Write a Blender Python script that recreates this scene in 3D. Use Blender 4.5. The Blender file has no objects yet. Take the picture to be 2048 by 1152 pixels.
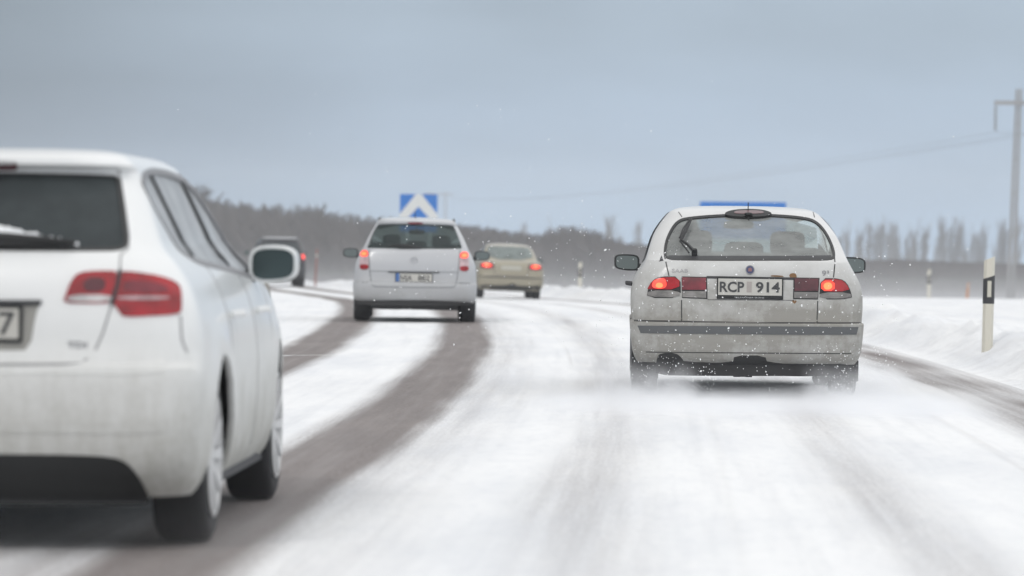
import bpy, bmesh, math, random
import numpy as np
from mathutils import Vector, Matrix
from mathutils.geometry import delaunay_2d_cdt

random.seed(7)
rng = np.random.default_rng(7)
R = math.radians
scn = bpy.context.scene
COL = scn.collection

# ------------------------------------------------------------------ camera
FPX = 8200.0                       # focal length in pixels of a 2048 px wide frame
CAM_H = 1.12
TILT = math.atan(87.0 / FPX)
ROLL = R(0.6)
cd = bpy.data.cameras.new("camera")
cam = bpy.data.objects.new("camera", cd)
COL.objects.link(cam)
scn.camera = cam
cd.sensor_width = 36.0
cd.lens = 36.0 * FPX / 2048.0
cd.clip_start = 0.1
cd.clip_end = 5000
cd.dof.use_dof = True
cd.dof.focus_distance = 30.2
cd.dof.aperture_fstop = 3.2
CROT = Matrix.Rotation(R(90) - TILT, 3, 'X') @ Matrix.Rotation(ROLL, 3, 'Z')
cam.location = (0, 0, CAM_H)
cam.rotation_euler = CROT.to_euler()


def ray(px, py):
    """world direction (y = 1) of a point of the 2048x1152 frame"""
    d = CROT @ Vector(((px - 1024) / FPX, -(py - 576) / FPX, -1))
    return d / d.y


def at(px, py, D):
    return Vector((0, 0, CAM_H)) + ray(px, py) * D


# ------------------------------------------------------------------ sky and light
SUN_EL, SUN_AZ = R(38), R(205)     # azimuth measured from +Y clockwise
world = bpy.data.worlds.new("World")
scn.world = world
world.use_nodes = True
nt = world.node_tree
nt.nodes.clear()


def N(nt, t, **kw):
    n = nt.nodes.new(t)
    for k, v in kw.items():
        if k.startswith('i_'):
            n.inputs[int(k[2:])].default_value = v
        else:
            setattr(n, k, v)
    return n


def Lk(nt, a, b):
    nt.links.new(a, b)


out = N(nt, 'ShaderNodeOutputWorld')
sky = N(nt, 'ShaderNodeTexSky', sky_type='NISHITA', sun_disc=False, sun_elevation=SUN_EL, sun_rotation=SUN_AZ)
bg1 = N(nt, 'ShaderNodeBackground')
bg1.inputs[1].default_value = 0.09
Lk(nt, sky.outputs[0], bg1.inputs[0])
tc = N(nt, 'ShaderNodeTexCoord')
sep = N(nt, 'ShaderNodeSeparateXYZ')
Lk(nt, tc.outputs['Generated'], sep.inputs[0])
ramp = N(nt, 'ShaderNodeValToRGB')
cr = ramp.color_ramp
cr.interpolation = 'EASE'
cr.elements[0].position = 0.0
cr.elements[0].color = (.36, .475, .615, 1)
cr.elements[1].position = 1.0
cr.elements[1].color = (1.28, 1.27, 1.26, 1)
for p, c in ((.03, (.325, .412, .525, 1)), (.06, (.355, .435, .53, 1)), (.14, (.62, .69, .76, 1)), (.35, (1.06, 1.07, 1.08, 1))):
    e = cr.elements.new(p)
    e.color = c
Lk(nt, sep.outputs[2], ramp.inputs[0])
mp = N(nt, 'ShaderNodeMapping')
mp.inputs['Scale'].default_value = (7, 3, 27)
mp.inputs['Rotation'].default_value = (0, R(-1.5), 0)
mp.inputs['Location'].default_value = (2.25, 0, .35)
Lk(nt, tc.outputs['Generated'], mp.inputs[0])
nz = N(nt, 'ShaderNodeTexNoise')
nz.inputs['Scale'].default_value = 1.3
nz.inputs['Detail'].default_value = 4
nz.inputs['Roughness'].default_value = .45
Lk(nt, mp.outputs[0], nz.inputs[0])
cr2 = N(nt, 'ShaderNodeMapRange')
cr2.inputs[1].default_value = .3
cr2.inputs[2].default_value = .7
cr2.inputs[3].default_value = .88
cr2.inputs[4].default_value = 1.12
Lk(nt, nz.outputs[0], cr2.inputs[0])
# heavier cloud towards the left of the view
hx = N(nt, 'ShaderNodeMapRange')
hx.inputs[1].default_value = -.16
hx.inputs[2].default_value = -.03
hx.inputs[3].default_value = .46
hx.inputs[4].default_value = 1.0
Lk(nt, sep.outputs[0], hx.inputs[0])
mm = N(nt, 'ShaderNodeMath', operation='MULTIPLY')
Lk(nt, cr2.outputs[0], mm.inputs[0])
Lk(nt, hx.outputs[0], mm.inputs[1])
mul = N(nt, 'ShaderNodeVectorMath', operation='SCALE')
Lk(nt, ramp.outputs[0], mul.inputs[0])
Lk(nt, mm.outputs[0], mul.inputs['Scale'])
bg2 = N(nt, 'ShaderNodeBackground')
Lk(nt, mul.outputs[0], bg2.inputs[0])
bg2.inputs[1].default_value = 1.0
mx = N(nt, 'ShaderNodeMixShader')
mx.inputs[0].default_value = .93
Lk(nt, bg1.outputs[0], mx.inputs[1])
Lk(nt, bg2.outputs[0], mx.inputs[2])
Lk(nt, mx.outputs[0], out.inputs[0])

sl = bpy.data.lights.new("sun", 'SUN')
sl.energy = 0.85
sl.angle = R(14)
sl.color = (1.0, .97, .93)
sun = bpy.data.objects.new("sun", sl)
COL.objects.link(sun)
sd = Vector((math.sin(SUN_AZ) * math.cos(SUN_EL), math.cos(SUN_AZ) * math.cos(SUN_EL), math.sin(SUN_EL)))
sun.rotation_euler = (-sd).to_track_quat('-Z', 'Y').to_euler()

scn.view_settings.view_transform = 'Standard'
scn.view_settings.look = 'None'
scn.view_settings.exposure = 0.13
scn.view_settings.gamma = 1.0
scn.render.engine = 'CYCLES'
scn.cycles.use_denoising = True
scn.cycles.volume_bounces = 3
scn.cycles.max_bounces = 8
scn.cycles.transparent_max_bounces = 16
scn.cycles.volume_max_steps = 128


# ------------------------------------------------------------------ helpers
def link(name, me, mat=None, parent=None):
    o = bpy.data.objects.new(name, me)
    COL.objects.link(o)
    if parent is not None:
        o.parent = parent
    if mat is not None and me is not None:
        for m in (mat if isinstance(mat, (list, tuple)) else [mat]):
            me.materials.append(m)
    return o


def empty(name, loc, rz=0, ry=0):
    o = bpy.data.objects.new(name, None)
    COL.objects.link(o)
    o.location = loc
    o.rotation_euler = (0, ry, rz)
    return o


def tag(o, label=None, cat=None, group=None, kind=None):
    if label: o['label'] = label
    if cat: o['category'] = cat
    if group: o['group'] = group
    if kind: o['kind'] = kind
    return o


def mesh(verts, faces, smooth=True, angle=35):
    me = bpy.data.meshes.new("m")
    me.from_pydata([tuple(v) for v in verts], [], faces)
    me.validate()
    me.update()
    if smooth:
        me.shade_smooth()
        me.set_sharp_from_angle(angle=R(angle))
    return me


def fixn(me):
    bm = bmesh.new()
    bm.from_mesh(me)
    bmesh.ops.recalc_face_normals(bm, faces=bm.faces)
    bm.to_mesh(me)
    bm.free()
    return me


class MB:
    def __init__(s):
        s.v, s.f = [], []

    def add(s, v, f):
        o = len(s.v)
        s.v += [tuple(p) for p in v]
        s.f += [tuple(i + o for i in q) for q in f]

    def box(s, c, h, rot=None, bev=0):
        c = Vector(c)
        pts = []
        for sx in (-1, 1):
            for sy in (-1, 1):
                for sz in (-1, 1):
                    p = Vector((sx * h[0], sy * h[1], sz * h[2]))
                    if rot is not None:
                        p = rot @ p
                    pts.append(c + p)
        s.add(pts, [(0, 1, 3, 2), (4, 6, 7, 5), (0, 4, 5, 1), (2, 3, 7, 6), (0, 2, 6, 4), (1, 5, 7, 3)])

    def tube(s, pts, rad, n=8, cap=True):
        pts = [Vector(p) for p in pts]
        if not isinstance(rad, (list, tuple)):
            rad = [rad] * len(pts)
        vs, fs = [], []
        for i, p in enumerate(pts):
            d = (pts[min(i + 1, len(pts) - 1)] - pts[max(i - 1, 0)]).normalized()
            a = Vector((0, 0, 1)) if abs(d.z) < .9 else Vector((1, 0, 0))
            u = d.cross(a).normalized()
            w = d.cross(u)
            for k in range(n):
                t = 2 * math.pi * k / n
                vs.append(p + (u * math.cos(t) + w * math.sin(t)) * rad[i])
        for i in range(len(pts) - 1):
            for k in range(n):
                fs.append((i * n + k, i * n + (k + 1) % n, (i + 1) * n + (k + 1) % n, (i + 1) * n + k))
        if cap:
            fs.append(tuple(range(n))[::-1])
            fs.append(tuple((len(pts) - 1) * n + k for k in range(n)))
        s.add(vs, fs)

    def lathe(s, prof, c=(0, 0, 0), n=40, axis='X', closed=False):
        """prof: list of (axial, radius)"""
        vs, fs = [], []
        m = len(prof)
        for k in range(n):
            t = 2 * math.pi * k / n
            for a, r in prof:
                if axis == 'X':
                    vs.append((c[0] + a, c[1] + r * math.cos(t), c[2] + r * math.sin(t)))
                elif axis == 'Y':
                    vs.append((c[0] + r * math.cos(t), c[1] + a, c[2] + r * math.sin(t)))
                else:
                    vs.append((c[0] + r * math.cos(t), c[1] + r * math.sin(t), c[2] + a))
        for k in range(n):
            k2 = (k + 1) % n
            for j in range(m if closed else m - 1):
                j2 = (j + 1) % m
                fs.append((k * m + j, k2 * m + j, k2 * m + j2, k * m + j2))
        s.add(vs, fs)

    def build(s, name, mat, parent=None, smooth=True, angle=35):
        return link(name, fixn(mesh(s.v, s.f, smooth, angle)), mat, parent)


def superell(c, h, e=.35, n1=20, n2=14, bend=None):
    """rounded block"""
    vs, fs = [], []
    def sp(t, p): return math.copysign(abs(t) ** p, t)
    for i in range(n2 + 1):
        v = -math.pi / 2 + math.pi * i / n2
        for j in range(n1):
            u = 2 * math.pi * j / n1
            p = [c[0] + h[0] * sp(math.cos(v), e) * sp(math.cos(u), e),
                 c[1] + h[1] * sp(math.cos(v), e) * sp(math.sin(u), e),
                 c[2] + h[2] * sp(math.sin(v), e)]
            if bend: p = bend(p)
            vs.append(p)
    for i in range(n2):
        for j in range(n1):
            fs.append((i * n1 + j, i * n1 + (j + 1) % n1, (i + 1) * n1 + (j + 1) % n1, (i + 1) * n1 + j))
    return vs, fs


def chaikin(p, it=2, closed=True):
    p = [tuple(q) for q in p]
    for _ in range(it):
        q = []
        n = len(p)
        rg = range(n) if closed else range(n - 1)
        if not closed: q.append(p[0])
        for i in rg:
            a, b = p[i], p[(i + 1) % n]
            q.append(tuple(.75 * a[k] + .25 * b[k] for k in range(len(a))))
            q.append(tuple(.25 * a[k] + .75 * b[k] for k in range(len(a))))
        if not closed: q.append(p[-1])
        p = q
    return p


# ------------------------------------------------------------------ materials
def mat(name):
    m = bpy.data.materials.new(name)
    m.use_nodes = True
    t = m.node_tree
    return m, t, t.nodes['Principled BSDF']


def simple(name, col, rough=.5, metal=0, coat=0, em=None, es=0, spec=.5):
    m, t, b = mat(name)
    b.inputs['Base Color'].default_value = (*col, 1)
    b.inputs['Roughness'].default_value = rough
    b.inputs['Metallic'].default_value = metal
    b.inputs['Coat Weight'].default_value = coat
    b.inputs['Specular IOR Level'].default_value = spec
    if em:
        b.inputs['Emission Color'].default_value = (*em, 1)
        b.inputs['Emission Strength'].default_value = es
    return m


def noise(t, vec, scale, detail=3, rough=.5, out=0):
    n = N(t, 'ShaderNodeTexNoise')
    n.inputs['Scale'].default_value = scale
    n.inputs['Detail'].default_value = detail
    n.inputs['Roughness'].default_value = rough
    Lk(t, vec, n.inputs['Vector'])
    return n.outputs[out]


def mapping(t, vec, scale=(1, 1, 1), loc=(0, 0, 0)):
    n = N(t, 'ShaderNodeMapping')
    n.inputs['Scale'].default_value = scale
    n.inputs['Location'].default_value = loc
    Lk(t, vec, n.inputs[0])
    return n.outputs[0]


def rng_(t, v, a, b, c=0, d=1, smooth=False):
    n = N(t, 'ShaderNodeMapRange')
    if smooth: n.interpolation_type = 'SMOOTHSTEP'
    for i, x in enumerate((a, b, c, d)):
        n.inputs[i + 1].default_value = x
    Lk(t, v, n.inputs[0])
    return n.outputs[0]


def math_(t, op, a, b=None):
    n = N(t, 'ShaderNodeMath', operation=op)
    for i, x in enumerate((a, b)):
        if x is None: continue
        if isinstance(x, (int, float)):
            n.inputs[i].default_value = x
        else:
            Lk(t, x, n.inputs[i])
    return n.outputs[0]


def mixc(t, f, a, b):
    n = N(t, 'ShaderNodeMix', data_type='RGBA')
    if isinstance(f, (int, float)): n.inputs[0].default_value = f
    else: Lk(t, f, n.inputs[0])
    for i, x in ((6, a), (7, b)):
        if isinstance(x, tuple): n.inputs[i].default_value = (*x, 1)
        else: Lk(t, x, n.inputs[i])
    return n.outputs[2]


def paint(name, col, grime, z0, z1, amount, metal=0.0, rough=.33, streak=1.0, base_dirt=.12, blotch=.55):
    """car paint with road grime that thickens towards the sills (dirt is on the car, thrown up by the wheels)"""
    m, t, b = mat(name)
    tc = N(t, 'ShaderNodeTexCoord').outputs['Object']
    sp = N(t, 'ShaderNodeSeparateXYZ')
    Lk(t, tc, sp.inputs[0])
    low = rng_(t, sp.outputs[2], z0, z1, 1, 0, True)
    st = noise(t, mapping(t, tc, (14, 3, 2.0)), 1.6, 5, .6)
    bl = noise(t, mapping(t, tc, (1, 1, 1.3)), 3.2, 5, .6)
    fine = noise(t, tc, 42, 3, .6)
    s1 = rng_(t, st, .25, .75, 1 - .45 * streak, 1.0)
    s2 = rng_(t, bl, .3, .72, 1 - blotch, 1.08)
    f = math_(t, 'MULTIPLY', math_(t, 'MULTIPLY', math_(t, 'MULTIPLY', low, amount), s1), s2)
    f = math_(t, 'ADD', f, math_(t, 'MULTIPLY', rng_(t, bl, .4, .8), base_dirt))
    f = math_(t, 'MULTIPLY', f, rng_(t, fine, .3, .7, .86, 1.08))
    f = math_(t, 'MINIMUM', f, .97)
    Lk(t, mixc(t, f, col, grime), b.inputs['Base Color'])
    b.inputs['Metallic'].default_value = metal
    Lk(t, rng_(t, f, 0, .6, rough, .8), b.inputs['Roughness'])
    Lk(t, rng_(t, f, 0, .4, .6, 0), b.inputs['Coat Weight'])
    b.inputs['Coat Roughness'].default_value = .12
    return m


def glass(name, tint, dust_col, dust, gloss=1.0, body=None):
    m, t, b = mat(name)
    t.nodes.remove(b)
    o = t.nodes['Material Output']
    tr = N(t, 'ShaderNodeBsdfTransparent')
    tr.inputs[0].default_value = (*tint, 1)
    gl = N(t, 'ShaderNodeBsdfGlossy')
    gl.inputs['Roughness'].default_value = .06
    fr = N(t, 'ShaderNodeFresnel')
    fr.inputs[0].default_value = 1.5
    m1 = N(t, 'ShaderNodeMixShader')
    Lk(t, math_(t, 'MULTIPLY', fr.outputs[0], gloss), m1.inputs[0])
    Lk(t, tr.outputs[0], m1.inputs[1])
    Lk(t, gl.outputs[0], m1.inputs[2])
    df = N(t, 'ShaderNodeBsdfDiffuse')
    df.inputs[0].default_value = (*dust_col, 1)
    tc = N(t, 'ShaderNodeTexCoord').outputs['Object']
    bl = noise(t, tc, 4.5, 5, .6)
    m2 = N(t, 'ShaderNodeMixShader')
    Lk(t, rng_(t, bl, .3, .7, dust * .75, min(1, dust * 1.2)), m2.inputs[0])
    Lk(t, m1.outputs[0], m2.inputs[1])
    Lk(t, df.outputs[0], m2.inputs[2])
    Lk(t, m2.outputs[0], o.inputs[0])
    return m


def lens(name, col, rough=.12, ridge=0):
    m, t, b = mat(name)
    b.inputs['Roughness'].default_value = rough
    b.inputs['Coat Weight'].default_value = .35
    tc = N(t, 'ShaderNodeTexCoord').outputs['Object']
    bl = noise(t, tc, 9, 3, .6)
    dark = tuple(c * .5 for c in col)
    Lk(t, mixc(t, rng_(t, bl, .35, .65), dark, col), b.inputs['Base Color'])
    if ridge:
        w = N(t, 'ShaderNodeTexWave')
        w.bands_direction = 'Z'
        w.inputs['Scale'].default_value = ridge
        Lk(t, tc, w.inputs[0])
        bp = N(t, 'ShaderNodeBump')
        bp.inputs['Strength'].default_value = .35
        bp.inputs['Distance'].default_value = .01
        Lk(t, w.outputs[0], bp.inputs['Height'])
        Lk(t, bp.outputs[0], b.inputs['Normal'])
    return m


M = {}
M['black'] = simple('black_plastic', (.012, .013, .014), .6)
M['trim'] = simple('dusty_trim', (.035, .036, .04), .65)
M['strip'] = simple('dusty_bumper_strip', (.10, .105, .11), .7)
M['rubber'] = simple('tyre_rubber', (.028, .028, .03), .85)
M['under'] = simple('underbody', (.035, .035, .036), .9)
M['seam'] = simple('panel_gap', (.05, .05, .05), .8)
M['cabin'] = simple('cabin_lining', (.10, .105, .105), .9)
M['seat'] = simple('seat_cloth', (.05, .054, .056), .95)
M['rim'] = simple('alloy_rim', (.60, .60, .60), .45, .3)
M['steel'] = simple('steel_rim', (.12, .12, .125), .5, .5)
M['chrome'] = simple('badge_metal', (.25, .25, .26), .35, .8)
M['red'] = lens('red_lens', (.38, .006, .014))
M['red_dull'] = lens('dull_red_lens', (.22, .02, .035), .3)
M['dark_red'] = lens('dark_red_lens', (.10, .012, .022), .3)
M['grey_lens'] = lens('grey_lens', (.24, .23, .22), .3, 30)
M['clear_lens'] = lens('clear_lens', (.62, .60, .60), .2)
M['pink_lens'] = lens('pink_lens', (.58, .42, .44), .2)
M['lit'] = simple('lit_lamp', (.8, .05, .03), .3, em=(1.0, .055, .03), es=.85)
M['lit_core'] = simple('lit_bulb', (.8, .2, .08), .3, em=(1.0, .20, .06), es=1.15)
M['lit_red'] = simple('lit_lamp_red', (.8, .04, .03), .3, em=(1.0, .07, .05), es=1.0)
M['plate'] = simple('plate_white', (.50, .49, .455), .5)
M['plate_blue'] = simple('plate_blue_band', (.06, .15, .38), .5)
M['plate_text'] = simple('plate_lettering', (.05, .052, .055), .6)
M['plate_small'] = simple('frame_lettering', (.45, .46, .47), .6)
M['sticker'] = simple('plate_sticker', (.36, .33, .31), .6)
M['emblem'] = simple('emblem_blue', (.035, .045, .12), .35)
M['emblem_red'] = simple('emblem_figure', (.22, .10, .11), .4)
M['mirror_glass'] = simple('mirror_glass', (.075, .10, .10), .15, .8)
M['mirror_frost'] = simple('dusty_mirror_glass', (.15, .18, .18), .45, .3)
M['rust'] = simple('rust', (.20, .11, .05), .9)
M['snowpatch'] = simple('caked_snow', (.84, .86, .88), .8)
M['flake'] = simple('snow_flake', (.95, .96, .97), .7)

# ------------------------------------------------------------------ the road's line
LANE = 3.2


def CL(y):
    if y > 260:
        return CL(260) + (y - 260) * (.0116 - .000718 * (520 - 73))
    return -1.95 + (y - 15) * .0116 - .000718 * (y - 15) * (y - 58)


def heading(y):
    return math.atan(.0116 - .000718 * (2 * y - 73))


def sm(t):
    t = np.clip(t, 0, 1)
    return t * t * (3 - 2 * t)


def base_z(y):
    y = np.asarray(y, float)
    return -.42 * sm((y - 58) / 78) - np.where(y > 145, .0135 * (y - 145), 0)


def vnoise(x, y, seed=0):
    """cheap value noise on arrays"""
    def h(i, j):
        v = np.sin(i * 127.1 + j * 311.7 + seed * 74.7) * 43758.5453
        return v - np.floor(v)
    xi, yi = np.floor(x), np.floor(y)
    fx, fy = x - xi, y - yi
    fx, fy = fx * fx * (3 - 2 * fx), fy * fy * (3 - 2 * fy)
    return ((h(xi, yi) * (1 - fx) + h(xi + 1, yi) * fx) * (1 - fy) + (h(xi, yi + 1) * (1 - fx) + h(xi + 1, yi + 1) * fx) * fy)


ROAD_L, ROAD_R = -2.35, 5.52


def ground_z(s, y):
    s = np.asarray(s, float)
    y = np.asarray(y, float)
    z = base_z(y)
    right = sm((s - ROAD_R) / .75)
    lump = (vnoise(s * 3.5, y * 1.6, 1) * .5 + vnoise(s * 8, y * 3.6, 2) * .3 + vnoise(s * 1.2, y * .5, 3) * .6)
    edge = np.exp(-((s - ROAD_R - .8) / .8) ** 2)
    chunk = vnoise(s * 13, y * 6.5, 31) ** 2 * .06 + vnoise(s * 6, y * 3, 32) * .06
    z = z + right * edge * chunk
    z = z + right * (.08 + .17 * edge * lump + .05 * lump + .05 * np.sin(y * .11) * sm((s - 8) / 6))
    z = z - .30 * sm((s - 6.5) / 10) * sm((y - 60) / 60)
    left = sm((ROAD_L - s) / 1.0)
    z = z + left * (.05 + .05 * lump)
    return z


def grid(ss, ys):
    S, Y = np.meshgrid(ss, ys)
    X = np.vectorize(CL)(Y) + S
    Z = ground_z(S, Y)
    v = np.stack([X.ravel(), Y.ravel(), Z.ravel()], 1)
    n = len(ss)
    i = np.arange((len(ys) - 1) * n).reshape(len(ys) - 1, n)[:, :-1].ravel()
    f = np.stack([i, i + 1, i + n + 1, i + n], 1)
    me = bpy.data.meshes.new("ground")
    me.vertices.add(len(v))
    me.vertices.foreach_set('co', v.ravel())
    me.loops.add(len(f) * 4)
    me.loops.foreach_set('vertex_index', f.ravel().astype(np.int32))
    me.polygons.add(len(f))
    me.polygons.foreach_set('loop_start', np.arange(0, len(f) * 4, 4, dtype=np.int32))
    me.update()
    me.validate()
    me.shade_smooth()
    uv = me.uv_layers.new(name='lane')
    sy = np.stack([S.ravel(), Y.ravel()], 1)
    uv.data.foreach_set('uv', sy[f.ravel()].ravel().astype(np.float32))
    return me, S.ravel(), Y.ravel()


ys = [-8.0]
while ys[-1] < 860:
    ys.append(ys[-1] + max(.22, abs(ys[-1]) * .012))
ys = np.array(ys)
road_s = np.arange(ROAD_L, ROAD_R + .001, (ROAD_R - ROAD_L) / 240)
me, S, Y = grid(road_s, ys)


def band(S, c, h, soft):
    return sm((h + soft - np.abs(S - c)) / (2 * soft))


wob = (vnoise(Y * .16, Y * 0 + 3, 5) - .5) * .10
bare = np.zeros_like(S)
e1 = (vnoise(Y * .8, S * 3, 8) - .5) * .05
bare = np.maximum(bare, 1.0 * band(S + wob + e1, .76, .32, .14))
bare = np.maximum(bare, 1.0 * band(S + wob + e1, -.84, .32, .13))
bare = np.maximum(bare, .24 * band(S + wob, 1.15, .25, .32))
blotch = vnoise(S * 1.6, Y * .22, 11)
bare = np.maximum(bare, (.16 + .34 * blotch) * band(S + wob * 1.5, 2.18 + .12 * sm((Y - 30) / 30), .16, .28))
bare = np.maximum(bare, (.17 + .34 * blotch) * band(S + wob * 1.5, 3.50, .12, .26))
for so, wt in ((1.93, .16), (2.12, .26), (2.31, .22), (2.44, .14), (3.30, .20), (3.41, .28), (3.60, .26), (3.74, .16), (4.3, .12), (2.8, .08), (1.5, .12)):
    bare = np.maximum(bare, (wt * (.5 + 1.3 * vnoise(Y * .14 + so * 9, Y * 0, 21))) * band(S + wob * .6 + .05 * np.sin(Y * .09 + so * 5), so, .012, .03))
bare = np.maximum(bare, .22 * band(S + wob * .4, 2.04, .005, .035))
st = vnoise(S * 5.5 + Y * .18, Y * .35, 12)
bare = np.maximum(bare, (.35 + .75 * st) * band(S + wob * 2, 5.06, .30, .25))
bare = np.maximum(bare, .62 * band(S, .0, .9, .5) * sm((17.5 - Y) / 3) * (.6 + .6 * blotch))  # darkens road under the near car: its shadow painted in as bared asphalt
att = me.attributes.new('bare', 'FLOAT', 'POINT')
att.data.foreach_set('value', bare.astype(np.float32))


def ground_mat(name, road=True):
    m, t, b = mat(name)
    uv = N(t, 'ShaderNodeUVMap', uv_map='lane').outputs[0]
    snow_hi, snow_lo = (.89, .90, .91), (.77, .79, .82)
    n1 = noise(t, mapping(t, uv, (1.2, .22, 1)), 1.0, 5, .6)
    n2 = noise(t, mapping(t, uv, (14, 3.0, 1)), 1.0, 4, .65)
    snow = mixc(t, rng_(t, n1, .3, .6), snow_lo, snow_hi)
    snow = mixc(t, math_(t, 'MULTIPLY', rng_(t, n2, .5, .8), .30), snow, (.58, .61, .66))
    n3 = noise(t, mapping(t, uv, (6.5, .12, 1)), 1.0, 5, .6)
    snow = mixc(t, math_(t, 'MULTIPLY', rng_(t, n3, .5, .72), .24), snow, (.52, .54, .58))
    tc = N(t, 'ShaderNodeTexCoord').outputs['Object']
    if road:
        a = N(t, 'ShaderNodeAttribute', attribute_name='bare').outputs['Fac']
        streak = noise(t, mapping(t, uv, (9, .16, 1)), 1.0, 5, .62)
        grain = noise(t, mapping(t, uv, (45, 9, 1)), 1.0, 3, .7)
        k = math_(t, 'ADD', math_(t, 'MULTIPLY', math_(t, 'SUBTRACT', streak, .5), .95), math_(t, 'MULTIPLY', math_(t, 'SUBTRACT', grain, .5), .9))
        amp = math_(t, 'MULTIPLY', math_(t, 'MULTIPLY', a, math_(t, 'SUBTRACT', 1.12, a)), 3.2)
        f = math_(t, 'ADD', a, math_(t, 'MULTIPLY', k, math_(t, 'MINIMUM', amp, 1)))
        f = rng_(t, f, 0.0, 1.0, 0, .93)
        asph = mixc(t, rng_(t, noise(t, mapping(t, uv, (5, .5, 1)), 1, 4, .6), .3, .7), (.115, .091, .084), (.182, .151, .140))
        asph = mixc(t, math_(t, 'MULTIPLY', rng_(t, grain, .35, .75), .35), asph, (.40, .385, .385))
        col = mixc(t, f, snow, asph)
        Lk(t, col, b.inputs['Base Color'])
    else:
        cn = noise(t, mapping(t, tc, (1, .7, 1)), 2.6, 6, .7)
        snow = mixc(t, math_(t, 'MULTIPLY', rng_(t, cn, .48, .68), .38), snow, (.60, .60, .61))
        Lk(t, snow, b.inputs['Base Color'])
    b.inputs['Roughness'].default_value = .75
    b.inputs['Specular IOR Level'].default_value = .2
    bp = N(t, 'ShaderNodeBump')
    bp.inputs['Strength'].default_value = .5
    bp.inputs['Distance'].default_value = .02 if road else .06
    hgt = noise(t, mapping(t, tc, (1, .6, 1)), 9 if road else 3.2, 6, .65)
    Lk(t, hgt, bp.inputs['Height'])
    Lk(t, bp.outputs[0], b.inputs['Normal'])
    return m


gm_road = ground_mat('road_snow_asphalt')
gm_snow = ground_mat('field_snow', False)
ro = link('road', me, gm_road)
tag(ro, kind='structure')
rs = np.concatenate([ROAD_R + np.arange(0, 4, .08), ROAD_R + 4 + np.arange(0, 12, .5), ROAD_R + np.geomspace(16, 260, 26)])
me2, _, _ = grid(rs, ys)
tag(link('snow_field', me2, gm_snow), kind='structure')
lsx = np.concatenate([-np.geomspace(300, 8, 30), -np.arange(7.6, -ROAD_L + .05, -.16), [ROAD_L]])
me3, _, _ = grid(lsx, ys)
tag(link('snow_verge', me3, gm_snow), kind='structure')

# painted lane marking showing through in the left lane's bare track
mb = MB()
y0 = 40.1
q = [(-.98, y0), (-.78, y0 + .45), (-.42, y0 + .68), (-.98, y0 + .30)]
mb.add([(CL(y) + s, y, float(ground_z(s, y)) + .004) for s, y in q] + [(CL(y) + s, y, float(ground_z(s, y)) + .001) for s, y in q],
       [(0, 1, 2, 3), (4, 7, 6, 5), (0, 4, 5, 1), (1, 5, 6, 2), (2, 6, 7, 3), (3, 7, 4, 0)])
o = mb.build('road_marking', simple('marking_paint', (.85, .85, .85), .6), smooth=False)
tag(o, kind='structure')


# ------------------------------------------------------------------ car shells
def pchip(xs, ys):
    xs = np.array(xs, float)
    ys = np.array(ys, float)
    h = np.diff(xs)
    d = np.diff(ys) / h
    m = np.zeros(len(xs))
    for i in range(1, len(xs) - 1):
        if d[i - 1] * d[i] > 0:
            w1, w2 = 2 * h[i] + h[i - 1], h[i] + 2 * h[i - 1]
            m[i] = (w1 + w2) / (w1 / d[i - 1] + w2 / d[i])
    m[0], m[-1] = d[0], d[-1]

    def f(x):
        x = min(max(x, xs[0]), xs[-1])
        i = min(int(np.searchsorted(xs, x, 'right')) - 1, len(xs) - 2)
        t = (x - xs[i]) / h[i]
        return ((2 * t ** 3 - 3 * t ** 2 + 1) * ys[i] + (t ** 3 - 2 * t ** 2 + t) * h[i] * m[i] +
                (-2 * t ** 3 + 3 * t ** 2) * ys[i + 1] + (t ** 3 - t ** 2) * h[i] * m[i + 1])
    return f


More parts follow.
